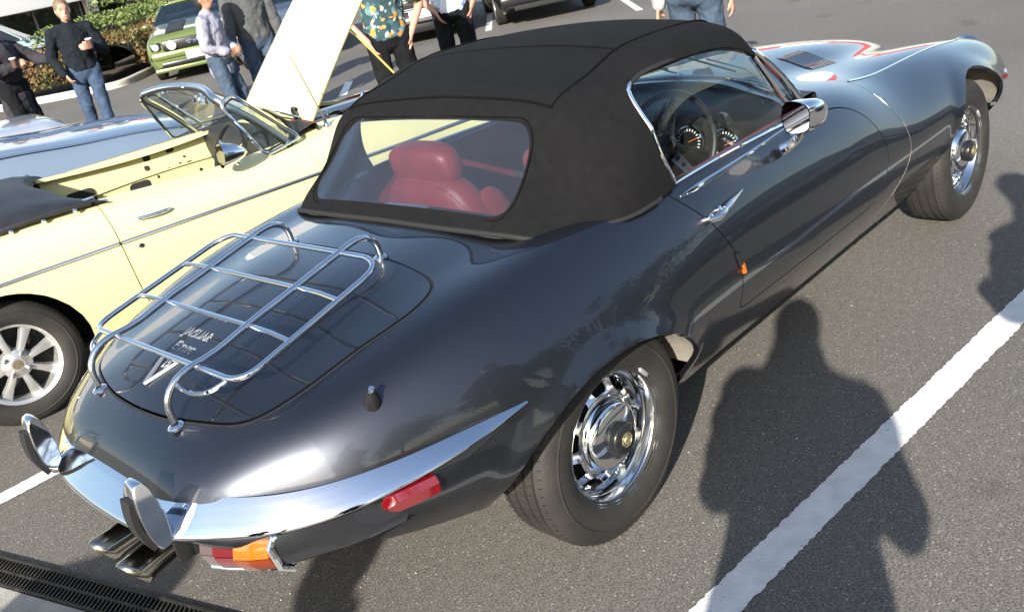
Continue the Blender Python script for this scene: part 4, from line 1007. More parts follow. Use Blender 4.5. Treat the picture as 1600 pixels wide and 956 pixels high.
MB().add([mws(u, v)+[-.004, 0, -.004] for u, v in ((.66, .05), (.66, .38), (.84, .38), (.84, .05))], [(0, 1, 2, 3)]).build('windscreen_sticker', mat('sticker_white', (.7, .7, .68), .6), mg, smooth=False)
MB().add([mws(u, v)+[-.004, 0, -.004] for u, v in ((.45, .2), (.45, .55), (.62, .55), (.62, .2))], [(0, 1, 2, 3)]).build('windscreen_sticker', mat('sticker_blue', (.25, .42, .62), .6), mg, smooth=False)
# folded hood / tonneau
tn = []
for x, zz in ((-.02, .0), (.0, .02), (.10, .055), (.25, .07), (.38, .055), (.46, .02), (.48, -.05)):
    tn.append([(x+.16*(abs(y)/.66)**3*(x > .2), y, mb.top(x, min(abs(y), .66))+zz*(1-(abs(y)/.70)**4)+.006+.006*math.sin(9*y+7*x)) for y in np.linspace(-.665, .665, 25)])
MB().grid(tn).build('folded_hood_cover', VINYL, mg)
for s_ in (-1, 1):
    MB().tube(curve([(.02, s_*.672, .872), (.2, s_*.676, .882), (.4, s_*.675, .885), (.55, s_*.66, .875)], 14), .014, 8).build('cover_edge', VINYL, mg)
    for k in range(4): MB().lathe([(.011, 0), (.009, .006), (.001, .008)], 12, (.05+.14*k, s_*.682, .866), (0, s_*.8, .5)).build('press_stud', CHROME, mg)
    MB().box((.55, s_*.64, .885), (.05, .035, .015), None, .004).build('hood_socket', CHROME, mg)
# cabin
MB().box((1.0, 0, .23), (1.5, 1.2, .02)).build('cabin_floor', mat('carpet_black', (.015, .015, .015), .95), mg)
MB().grid([[(.34, y, z) for y in np.linspace(-.6, .6, 6)] for z in (.24, .6, .86)]).build('rear_bulkhead_trim', VINYL, mg)
for s_ in (-1, 1):
    st = empty('seat'); st.parent = mg
    soft_block(MB(), (.62, s_*.30, .53), (.16, .44, .52), roty(-.25)).build('backrest', VINYL, st)
    soft_block(MB(), (.92, s_*.30, .36), (.50, .44, .15), roty(-.08)).build('cushion', VINYL, st)
dsh = MB(); pr = rounded([(1.66, .50), (1.60, .72), (1.60, .82), (1.66, .865), (1.80, .90), (1.80, .5)], .03, 3); dsh.grid([[(p[0], y, p[1]) for p in pr] for y in np.linspace(-.60, .60, 9)]); dsh.build('dashboard', DASH, mg)
sw = empty('steering_wheel'); sw.parent = mg
wc = np.array([1.38, -.32, .80]); wa = np.array([-.92, 0, .38]); wa /= np.linalg.norm(wa); Mw = frame_to(wa)
MB().tube([wc+Mw@np.array([.19*math.cos(a), .19*math.sin(a), 0]) for a in np.linspace(0, 2*math.pi, 41)[:-1]], .012, 8, closed=True).build('wheel_rim', BLACK, sw)
for a in (.5, math.pi-.5, -math.pi/2): MB().tube([wc, wc+Mw@np.array([.185*math.cos(a), .185*math.sin(a), 0])], .008, 6).build('wheel_spoke', CHROME2, sw)
MB().lathe([(.05, 0), (.045, .02), (.001, .03)], 20, wc, wa).build('horn_boss', BLACK, sw)
MB().tube([wc, wc-wa*.3], .02, 8).build('steering_column', BLACK, sw)
# raised bonnet
H0 = np.array([1.835, 0, .880]); an = R(48.5); ex = np.array([math.cos(an), 0, math.sin(an)]); en = np.array([-math.sin(an), 0, math.cos(an)])
bl = 1.09; gr = []
for u in np.linspace(0, 1, 16):
    row = []
    for v in np.linspace(-1, 1, 21):
        hw = .475-.045*u; crown = .035*(1-v*v)+.02*math.exp(-(v/.25)**2)*.5; row.append(H0+ex*bl*u+np.array([0, hw*v, 0])+en*(crown-.045*u*u-.004))
    gr.append(row)
o_ = MB().grid(gr).build('raised_bonnet', YEL, mg, angle=180); so_ = o_.modifiers.new('s', 'SOLIDIFY'); so_.thickness = .018; so_.offset = -1
MB().tube([H0+ex*.62+np.array([0, -.40, -.05]), (2.55, -.50, .80)], .0065, 8).build('bonnet_prop', mat('prop_yellow', (.62, .52, .12), .4, .3), mg)
# engine bay
MB().box((2.35, 0, .50), (1.1, .98, .02)).build('engine_bay_floor', MATTE, mg)
MB().box((1.84, 0, .70), (.03, .94, .36)).build('bay_bulkhead', mat('bay_red', (.30, .025, .035), .45), mg)
for s_ in (-1, 1): MB().box((2.36, s_*.485, .64), (1.08, .015, .30)).build('inner_wing', mat('bay_red', (.30, .025, .035), .45), mg)
eng = empty('engine'); eng.parent = mg
MB().box((2.35, .05, .66), (.62, .20, .22), None, .02).build('cylinder_block', mat('engine_grey', (.05, .05, .05), .5, .6), eng)
MB().box((2.33, .05, .80), (.52, .14, .07), None, .02).build('rocker_cover', mat('rocker_silver', (.5, .5, .5), .3, 1.), eng)
for k in range(2): MB().lathe([(.07, 0), (.07, .06), (.06, .07), (.001, .07)], 18, (2.2+.2*k, .28, .70), (0, 1, .3), True).build('air_filter', CHROME2, eng)
for k in range(4): MB().tube(curve([(2.12+.14*k, -.06, .80), (2.15+.13*k, -.2, .84), (2.1+.1*k, -.36, .74), (2.05, -.42, .66)], 10), .007, 6).build('ignition_lead', MATTE, eng)
MB().box((2.0, -.30, .78), (.20, .14, .12), None, .01).build('battery_box', BLACK, eng)
MB().tube([(1.95, -.40, .68), (1.97, -.41, .90)], .006, 6).build('filler_pipe', CHROME, eng)
# aerial on the right wing, wiper arms
az = mb.top(1.86, -.58)
MB().lathe([(.018, 0), (.016, .015), (.010, .022), (.008, .05), (.001, .055)], 16, (1.86, -.58, az), (-.1, 0, 1)).build('aerial_base', CHROME, mg)
MB().tube([(1.857, -.58, az+.04), (1.79, -.52, az+.40)], [.0045, .0025], 6).build('aerial_mast', mat('brass_mast', (.16, .12, .06), .4, .6), mg)
for y in (-.40, .02, .36):
    MB().tube([(1.80, y, .91), (1.74, y+.03, .95), mws(.10, y/.63+.35)+[.02, 0, .02]], .005, 6).build('wiper_arm', CHROME, mg)
    MB().tube([mws(.05, y/.63+.05)+[.015, 0, .012], mws(.13, y/.63+.55)+[.015, 0, .012]], .005, 6).build('wiper_blade', MATTE, mg)
vt = rounded([(1.83, -.16), (1.83, .16), (1.88, .16), (1.88, -.16)], .02, 3)
MB().tube(curve([(1.79, -.38, .905), (1.80, -.34, .945), (1.83, -.30, .95), (1.86, -.32, .92)], 10), .012, 8).build('bonnet_hinge', BLACK, mg)
mb.ends(mg, YEL, ('tail_panel', 'grille_opening'))
# ------------------------------------------------------------------ people
def cap_tube(mb, p0, p1, r0, r1, n=14):
    p0, p1 = np.array(p0, float), np.array(p1, float); L = np.linalg.norm(p1-p0)
    if L < 1e-6: mb.ell(p0, (r0, r0, r0), n); return
    d = (p1-p0)/L; prof = [(1e-4, -r0)]+[(r0*math.cos(a), r0*math.sin(a)) for a in np.linspace(-1.2, 0, 5)]+[(r1*math.cos(a), L+r1*math.sin(a)) for a in np.linspace(0, 1.2, 5)]+[(1e-4, L+r1)]
    mb.lathe(prof, n, p0, d, True)
def fuse(name, mb, m, parent, vox=.012, it=4, fold=0.):
    o = mb.build(name, m, None, fix=False); r = o.modifiers.new('r', 'REMESH'); r.mode = 'VOXEL'; r.voxel_size = vox; r.use_smooth_shade = True
    s = o.modifiers.new('s', 'SMOOTH'); s.iterations = it; s.factor = .5
    if fold:
        tx = bpy.data.textures.get('folds') or bpy.data.textures.new('folds', 'CLOUDS'); tx.noise_scale = .085; tx.noise_depth = 2
        dm = o.modifiers.new('d', 'DISPLACE'); dm.texture = tx; dm.strength = fold; dm.mid_level = .45; dm.texture_coords = 'LOCAL'
    dg = bpy.context.evaluated_depsgraph_get(); me = bpy.data.meshes.new_from_object(o.evaluated_get(dg)); me.name = name
    bpy.data.objects.remove(o); me.materials.clear(); me.materials.append(m)
    me.polygons.foreach_set('use_smooth', [True]*len(me.polygons))
    return link_mesh(name, me, parent)
def ik(a, b, l1, l2, hint):
    a, b = np.array(a, float), np.array(b, float); d = b-a; D = min(np.linalg.norm(d), (l1+l2)*.999); u = d/np.linalg.norm(d)
    x = (l1*l1-l2*l2+D*D)/(2*D); h = math.sqrt(max(0, l1*l1-x*x)); v = np.array(hint, float); v -= u*np.dot(v, u); v /= np.linalg.norm(v)+1e-9
    return a+u*x+v*h, a+u*D
def denim(name, c): return mat(name, c, .85, var=.35, vscale=9, bump=.4, bscale=300)
SKIN = mat('skin', (.50, .27, .19), .55, var=.08, vscale=12)
SKIN2 = mat('skin_tan', (.36, .19, .12), .55, var=.08, vscale=12)
def hand(mb, w, d, side, curl=.6, thumb_out=1., pn=None):
    """palm + 5 fingers from wrist w along direction d; pn palm normal"""
    d = np.array(d, float); d /= np.linalg.norm(d); n = np.array(pn if pn is not None else (0, -side, 0), float); n -= d*np.dot(n, d); n /= np.linalg.norm(n)+1e-9
    s = np.cross(d, n)
    for k in range(4):
        off = s*(k-1.5)*.021; b = w+d*.085+off; L = (.070, .080, .075, .058)[k]
        cap_tube(mb, w+d*.012+off*.7, b, .014, .0125, 8)
        c1 = curl*.7; m1 = b+(d*math.cos(c1)+n*math.sin(c1))*L*.5; c2 = curl*1.7; m2 = m1+(d*math.cos(c2)+n*math.sin(c2))*L*.45
        cap_tube(mb, b, m1, .0105, .0095, 8); cap_tube(mb, m1, m2, .0095, .008, 8)
    t0 = w+d*.025-s*.028; t1 = t0+(d*.6-s*.65*thumb_out+n*.35)*.045; t2 = t1+(d*.9+n*.45)*.034
    cap_tube(mb, t0, t1, .013, .011, 8); cap_tube(mb, t1, t2, .0105, .009, 8)
def person(label, loc, yaw, H=1.75, rh=(.10, -.28, .80), lh=(.10, .28, .80), rf=(.02, -.11, .085), lf=(.02, .11, .085), lean=0., top=None, leg=None, shoe=None, hair=None, skin=SKIN, sleeve='long', hem=.90, bulk=1., head_yaw=0., hair_len=.0, group=None, curl=.6, rdir=None, ldir=None, jacket_open=None, vox=.011, female=False, elbow=(-.6, .5), shirt_in=None, cap=None, hood=False, skirt=1.):
    P = empty('person', loc, yaw, label, 'person', group); k = H/1.75
    def S(p): return np.array(p, float)*k
    lx = math.tan(lean)
    pel = S((0, 0, .95)); ch = S((lx*.37, 0, 1.32)); nk = S((lx*.52, 0, 1.475)); hd = S((lx*.62+.02, 0, 1.62)); sw_ = (.172 if female else .195)
    sh = {s: S((lx*.46, s*sw_, 1.395)) for s in (-1, 1)}; hp = {s: S((0, s*.095, .93)) for s in (-1, 1)}
    hands = {-1: S(rh), 1: S(lh)}; feet = {-1: S(rf), 1: S(lf)}
    el = {}; wr = {}; kn = {}; an_ = {}
    for s in (-1, 1):
        el[s], wr[s] = ik(sh[s], hands[s], .29*k, .265*k, (elbow[0], s*elbow[1], elbow[2] if len(elbow) > 2 else -.2)); kn[s], an_[s] = ik(hp[s], feet[s], .43*k, .43*k, (1, s*.08, 0))
    b = MB()
    cap_tube(b, pel+S((0, 0, .05)), ch, .108*k, .115*k); cap_tube(b, ch, nk, .10*k, .055*k)
    cap_tube(b, nk-S((0, 0, .04)), hd-S((0, 0, .06)), .056*k, .052*k)
    cy, sy = math.cos(head_yaw), math.sin(head_yaw); HR = rotz(head_yaw)
    b.ell(hd+S((0, 0, .02)), S((.098, .078, .118)), 20, HR); b.ell(hd+HR@S((.03, 0, -.055)), S((.068, .056, .065)), 16, HR)
    cap_tube(b, hd+HR@S((.085, 0, .01)), hd+HR@S((.112, 0, -.022)), .010*k, .014*k, 8)
    cap_tube(b, hd+HR@S((.088, -.03, .035)), hd+HR@S((.088, .03, .035)), .014*k, .014*k, 8)
    cap_tube(b, hd+HR@S((.088, -.016, -.062)), hd+HR@S((.088, .016, -.062)), .010*k, .010*k, 8)
    for s in (-1, 1):
        b.ell(hd+HR@S((-.005, s*.080, .005)), S((.020, .010, .032)), 10, HR)
        cap_tube(b, ch+S((0, s*.06, .06)), sh[s], .075*k, .058*k); cap_tube(b, sh[s], el[s], .050*k, .039*k); cap_tube(b, el[s], wr[s], .039*k, .027*k)
        dd = (wr[s]-el[s]) if (rdir if s < 0 else ldir) is None else np.array(rdir if s < 0 else ldir, float)
        hand(b, wr[s], dd, s, curl, 1., (0, -s, 0) if abs(dd[1]) < .8*np.linalg.norm(dd) else (-1, 0, 0))
        cap_tube(b, hp[s], kn[s], .082*k, .055*k); cap_tube(b, kn[s], an_[s]+S((0, 0, .0)), .054*k, .036*k)
        cap_tube(b, an_[s]-S((.02, 0, .04)), an_[s]+S((.13, s*.015, -.052)), .036*k, .028*k)
    fuse('body', b, skin, P, vox)
    # eyes, brows, mouth
    for s in (-1, 1):
        MB().ell(hd+HR@S((.090, s*.030, .018)), S((.008, .013, .007)), 10, HR).build('eye', mat('eye_dark', (.03, .02, .018), .25), P)
        MB().tube([hd+HR@S((.094, s*.014, .040)), hd+HR@S((.098, s*.03, .044)), hd+HR@S((.085, s*.05, .038))], .004*k, 6).build('eyebrow', hair or MATTE, P)
    MB().tube([hd+HR@S((.090, -.022, -.060)), hd+HR@S((.099, 0, -.060)), hd+HR@S((.090, .022, -.060))], .004*k, 6).build('mouth', mat('lip', (.33, .12, .10), .5), P)
    # hair
    if hair:
        h = MB(); h.ell(hd+HR@S((-.014, 0, .045)), S((.104, .088, .105)), 18, HR); h.ell(hd+HR@S((-.045, 0, .0)), S((.075, .082, .10+hair_len)), 16, HR)
        if hair_len > .03: h.ell(hd+HR@S((-.075, 0, -.06)), S((.05, .055, .06+hair_len)), 14, HR)
        fuse('hair', h, hair, P, .012, 3)
    if cap: 
        h = MB(); h.ell(hd+HR@S((-.008, 0, .062)), S((.112, .095, .085)), 18, HR); h.ell(hd+HR@S((.10, 0, .062)), S((.085, .075, .012)), 14, HR); fuse('cap', h, cap, P, .012, 2)
    # trousers
    t = MB(); t.ell(pel-S((0, 0, .03)), S((.128*bulk, .172*bulk, .12)), 18)
    for s in (-1, 1):
        cap_tube(t, hp[s]+S((0, 0, .02)), kn[s], .098*k*bulk, .071*k*bulk); cap_tube(t, kn[s], an_[s]+(kn[s]-an_[s])*.06, .071*k*bulk, .056*k*bulk)
        for q in range(3):
            f = .25+.3*q; pp = kn[s]*(1-f)+an_[s]*f; t.lathe([(.060*k, -.014), (.069*k, 0), (.060*k, .014)], 14, pp, (an_[s]-kn[s])+np.array([.02, .03*s, 0]), True)
        pp = hp[s]*.08+kn[s]*.92; t.lathe([(.066*k, -.016), (.079*k*bulk, 0), (.066*k, .016)], 14, pp, (kn[s]-hp[s]), True)
    fuse('trousers', t, leg, P, vox, 2, .030)
    for s in (-1, 1):
        b_ = MB(); cap_tube(b_, an_[s]-S((.035, 0, .045)), an_[s]+S((.15, s*.015, -.050)), .044*k, .036*k); b_.box(an_[s]+S((.055, s*.008, -.072)), S((.27, .085, .022)), None, .008); fuse('shoe', b_, shoe or MATTE, P, .012, 2)
    # top
    u = MB(); hz_ = S((0, 0, hem)); B_ = bulk*(.94 if female else 1)
    u.ell((pel+ch)/2+S((0, 0, .05)), S((.135*B_, .182*B_, .24)), 20); u.ell(ch+S((0, 0, -.02)), S((.140*B_, .190*B_, .20)), 20)
    u.lathe([(.155*k*B_*skirt, 0), (.160*k*B_*skirt, .06), (.162*k*B_*(.4+.6*skirt), .25), (.150*k*B_*(.5+.5*skirt), .38)]+([(.16*k*B_, .62)] if skirt > 1 else []), 20, hz_, (0, 0, 1), True)
    V_ = u.v[-1]; V_[:, 0] *= .80; V_[:, 1] *= 1.10
    for s in (-1, 1):
        cap_tube(u, ch+S((0, s*.05, .07)), sh[s]+S((0, 0, -.005)), .098*k*B_, .076*k*B_)
        if sleeve == 'long':
            cap_tube(u, sh[s], el[s], .074*k*B_, .060*k*B_); cap_tube(u, el[s], el[s]+(wr[s]-el[s])*.93, .060*k*B_, .044*k*B_)
            for q in (.3, .6): pp = el[s]*(1-q)+wr[s]*q; u.lathe([(.046*k, -.012), (.058*k*B_, 0), (.046*k, .012)], 12, pp, wr[s]-el[s]+np.array([.02, .02, .01]), True)
        else:
            cap_tube(u, sh[s], sh[s]+(el[s]-sh[s])*.72, .076*k*B_, .074*k*B_)
    cap_tube(u, nk-S((0, 0, .05)), nk+S((.0, 0, .0)), .078*k, .066*k)
    for s in (-1, 1): cap_tube(u, nk-S((.01, 0, .03)), sh[s]+S((0, -s*.03, -.02)), .072*k, .066*k)
    if hood:
        cap_tube(u, nk-S((.03, 0, .06)), nk+S((-.04, 0, .05)), .15*k, .11*k)
    fuse('shirt' if sleeve != 'long' else 'jacket', u, top, P, vox, 2, .040)
    P['_'] = 0; del P['_']
    wp = lambda s: np.array(loc)+rotz(yaw)@(wr[s])
    return P, wp
def cup(loc, label):
    c = empty('coffee_cup', tuple(loc), 0, label, 'cup', 'takeaway cups held by the men at the hedge')
    MB().lathe([(.028, 0), (.038, .10), (.036, .10), (.027, .004)], 20, (0, 0, 0), (0, 0, 1)).build('cup_body', mat('cup_brown', (.10, .05, .03), .6), c)
    MB().lathe([(.040, .10), (.041, .108), (.036, .118), (.001, .119)], 20, (0, 0, 0), (0, 0, 1)).build('cup_lid', mat('cup_lid', (.78, .78, .76), .4), c)
def floral(name, base, cols, scale):
    m = bpy.data.materials.new(name); m.use_nodes = True; MAT[name] = m; nt = m.node_tree; b = nt.nodes['Principled BSDF']; L = nt.links.new
    tc = nt.nodes.new('ShaderNodeTexCoord'); n = nt.nodes.new('ShaderNodeTexNoise'); n.inputs['Scale'].default_value = 9; L(tc.outputs['Object'], n.inputs['Vector'])
    mx = nt.nodes.new('ShaderNodeMix'); mx.data_type = 'VECTOR'; mx.inputs[0].default_value = .12; L(tc.outputs['Object'], mx.inputs[4]); L(n.outputs['Color'], mx.inputs[5])
    cur = None; rgb = nt.nodes.new('ShaderNodeRGB'); rgb.outputs[0].default_value = (*base, 1); cur = rgb.outputs[0]
    for i, (c, thr) in enumerate(cols):
        v = nt.nodes.new('ShaderNodeTexVoronoi'); v.inputs['Scale'].default_value = scale*(1+.23*i); L(mx.outputs[1], v.inputs['Vector'])
        wv = nt.nodes.new('ShaderNodeTexWave'); wv.inputs['Scale'].default_value = 6; wv.inputs['Distortion'].default_value = 9; wv.inputs['Detail'].default_value = 2; L(tc.outputs['Object'], wv.inputs['Vector'])
        ad = nt.nodes.new('ShaderNodeMath'); ad.operation = 'MULTIPLY_ADD'; ad.inputs[1].default_value = .22; L(wv.outputs['Fac'], ad.inputs[0]); L(v.outputs['Distance'], ad.inputs[2])
        lt = nt.nodes.new('ShaderNodeMath'); lt.operation = 'LESS_THAN'; lt.inputs[1].default_value = thr; L(ad.outputs[0], lt.inputs[0])
        sp = nt.nodes.new('ShaderNodeSeparateColor'); L(v.outputs['Color'], sp.inputs[0]); g2 = nt.nodes.new('ShaderNodeMath'); g2.operation = 'GREATER_THAN'; g2.inputs[1].default_value = .35; L(sp.outputs[i % 3], g2.inputs[0])
        ml = nt.nodes.new('ShaderNodeMath'); ml.operation = 'MULTIPLY'; L(lt.outputs[0], ml.inputs[0]); L(g2.outputs[0], ml.inputs[1])
        x = nt.nodes.new('ShaderNodeMix'); x.data_type = 'RGBA'; L(ml.outputs[0], x.inputs[0]); L(cur, x.inputs[6]); c_ = nt.nodes.new('ShaderNodeRGB'); c_.outputs[0].default_value = (*c, 1); L(c_.outputs[0], x.inputs[7]); cur = x.outputs[2]
    L(cur, b.inputs['Base Color']); b.inputs['Roughness'].default_value = .85
    return m
HAW = floral('dark_floral_cotton', (.022, .055, .065), [((.12, .22, .22), .50), ((.05, .13, .15), .45), ((.60, .25, .05), .46), ((.50, .48, .30), .40), ((.30, .42, .40), .36)], 11)
FLO = floral('white_floral_cotton', (.66, .67, .74), [((.16, .24, .42), .42), ((.35, .50, .60), .42)], 11)
JEAN = denim('blue_denim', (.034, .060, .110)); JEAN2 = denim('mid_denim', (.046, .072, .110)); BLK = mat('black_cotton', (.009, .009, .010), .95, spec=.15, var=.2, vscale=8); NAVY = mat('navy_knit', (.010, .014, .019), .95, spec=.2, bump=.4, bscale=220)
LILAC = mat('lilac_shell', (.30, .295, .355), .5, var=.06, vscale=5, bump=.25, bscale=30); GREY = mat('grey_fleece', (.075, .078, .080), .9, var=.15, vscale=7)
CHAR = mat('charcoal_wool', (.024, .022, .028), .9, var=.2, vscale=6)
HB = mat('brown_hair', (.035, .022, .014), .6, var=.4, vscale=40); HK = mat('dark_hair', (.012, .010, .009), .55); HG = mat('fair_hair', (.16, .11, .06), .6)
def face_cam(x, y): return math.atan2(CAMP[1]-y, CAMP[0]-x)
px, py = 3.0, 9.6
_, w1 = person('man in black jumper and blue jeans walking with a coffee cup', (px, py, 0), face_cam(px, py)+.15, 1.80, rh=(.13, -.23, .93), lh=(.25, .13, 1.19), rf=(-.10, -.10, .085), lf=(.30, .02, .10), top=NAVY, leg=JEAN, hair=HG, hem=.93, rdir=(.3, .3, -.8), ldir=(.3, -.9, .1), curl=.9, lean=.03)
cup(w1(1)+np.array([-.03, -.07, -.02]), 'takeaway cup in the hand of the man in black jumper')
px, py = 2.28, 10.05
_, w2 = person('person in long dark coat at left edge holding a takeaway cup', (px, py, 0), face_cam(px, py)+.75, 1.74, rh=(.34, -.16, 1.20), lh=(.44, .30, 1.16), top=CHAR, leg=BLK, hair=HB, hem=.50, bulk=1.18, rdir=(.8, .2, .2), ldir=(.9, .1, .2), curl=.9)
cup(w2(-1)+np.array([-.02, -.06, -.02]), 'takeaway cup held by the person in long dark coat')
px, py = 3.45, 7.1
pw, w3 = person('woman in pale lilac jacket and blue jeans with a handbag', (px, py, 0), face_cam(px, py)+1.15, 1.62, rh=(.20, -.13, 1.02), lh=(.22, .06, 1.02), rf=(-.04, -.09, .085), lf=(.10, .09, .085), top=LILAC, leg=JEAN2, hair=HK, hem=.77, bulk=1.06, female=True, skin=SKIN2, hair_len=.03, curl=.8, rdir=(.5, .6, 0), ldir=(.6, -.5, 0))
px, py = 4.1, 7.35
_, w4 = person('person in open grey jacket and jeans standing beside the woman', (px, py, 0), face_cam(px, py)+.25, 1.80, rh=(.12, -.31, .80), lh=(.05, .30, .80), top=GREY, leg=JEAN2, hair=HB, hem=.90, bulk=1.06, skin=SKIN2, curl=.8)
hb = empty('handbag', tuple(w4(-1)+np.array([-.07, .03, -.20])), face_cam(px, py), 'small dark blue handbag hanging between the couple in jackets', 'handbag')
soft_block(MB(), (0, 0, .06), (.07, .17, .15), None, 4).build('bag_body', mat('bag_blue', (.035, .05, .16), .45), hb)
MB().tube(curve([(0, -.06, .12), (0, -.05, .25), (0, 0, .30), (0, .05, .25), (0, .06, .12)], 16), .008, 6).build('bag_strap', mat('bag_red', (.35, .05, .06), .5), hb)
px, py = 3.38, 4.1
person('man in dark tropical floral shirt with hands in black trouser pockets', (px, py, 0), face_cam(px, py)+.10, 1.80, rh=(.10, -.17, .93), lh=(.05, .19, .92), rf=(.03, -.10, .085), lf=(-.04, .13, .085), top=HAW, leg=BLK, hair=HB, hem=.90, sleeve='short', curl=.5, rdir=(.2, .35, -.9), ldir=(.1, -.2, -.9), elbow=(-.35, .9))
px, py = 4.72, 4.72
person('man in white floral shirt and black trousers near chrome grilled car', (px, py, 0), face_cam(px, py)+.05, 1.80, rh=(.13, -.15, .95), lh=(.04, .19, .92), top=FLO, leg=BLK, hair=HK, hem=.90, sleeve='short', curl=.5, rdir=(.2, .35, -.9), ldir=(.1, -.2, -.9), skin=SKIN2, elbow=(-.35, .9))
px, py = 4.30, 1.66
person('person in blue jeans behind the soft top, seen below the waist', (px, py, 0), face_cam(px, py)+2.9, 1.80, lh=(.0, .27, .78), rh=(.0, -.27, .78), top=mat('pale_grey_top', (.40, .40, .40), .9), leg=JEAN2, hair=HB, hem=.93, bulk=1.1)
px, py = 5.2, 9.0
person('person in pale blue shirt behind the raised yellow bonnet', (px, py, 0), face_cam(px, py)-.6, 1.76, rh=(.30, -.1, 1.25), lh=(.30, .1, 1.28), top=mat('pale_blue_shirt', (.30, .42, .50), .85), leg=BLK, hair=HB, sleeve='short', curl=.9, skin=SKIN2)
# people standing outside the picture beside the camera: their shadows reach the cars
sd = np.array([math.cos(SHADOW_AZ), math.sin(SHADOW_AZ)])
def at_shadow(lat, along): return np.array([-math.sin(SHADOW_AZ), math.cos(SHADOW_AZ)])*lat+sd*along
def shadow_person(label, x, y, H, **kw): return person(label, (x, y, 0), SHADOW_AZ+kw.pop('turn', 0), H, leg=BLK, hair=HK, vox=.016, **kw)
q = at_shadow(-1.146, -2.64); shadow_person('photographer standing behind the camera, shadow falling beside the dark convertible', q[0], q[1], 1.80, rh=(.20, -.10, 1.22), lh=(.20, .05, 1.20), top=CHAR, bulk=1.06, hem=.55, elbow=(-.1, .45, -1.), hair_len=.05, hood=True, turn=-.3, skirt=1.55)
q = at_shadow(-2.22, -1.25); shadow_person('bystander right of the camera whose shadow falls by the front wheel', q[0], q[1], 1.80, top=GREY, bulk=1.1, hem=.80, rh=(.1, -.3, .9), lh=(.2, .25, 1.1), turn=.6, hood=True)
q = at_shadow(1.02, -3.7); shadow_person('bystander behind the car whose shadow covers the drain grate', q[0], q[1], 1.78, top=NAVY, bulk=1.25, hem=.75, turn=.3)
q = at_shadow(.20, -3.9); shadow_person('bystander behind the car whose shadow falls under the tail lamp', q[0], q[1], 1.74, top=CHAR, bulk=.95, hem=.85, turn=1.2)
# ------------------------------------------------------------------ parked cars
def dims_body(L, W, H, nose, hoodz, tailz, belt, front_oh, wb):
    """stations (x from rear axle) for a plain three-box lower body"""
    w = W/2; x0 = -(L-front_oh-wb); x1 = wb+front_oh; S_ = []
    def st(x, zc, k=1., zs=None, zb=.22, zw=.58):
        zs = zs or zc-.05; S_.append((x, zc, (w*.3*k, zc), (w*.62*k, zc-.012), (w*.86*k, zs), (w*k, zw), (w*.985*k, .38), (w*.90*k, zb)))
    st(x0, tailz*.72, .86, None, .36, .52); st(x0+.10, tailz*.96, .95, None, .28); st(x0+.5, tailz, .99, None, .24)
    st(0, belt, 1., None, .2); st(wb*.38, belt, 1., None, .18); st(wb*.66, (belt+hoodz)/2+.04, 1., None, .18); st(wb*.88, hoodz, 1., None, .2)
    st(wb+.1, hoodz-.03, .995, None, .2); st(x1-.28, (hoodz+nose)/2+.01, .97, None, .22); st(x1-.07, nose, .92, None, .24, .55); st(x1, nose*.86, .86, None, .3, .5)
    return S_, x0, x1
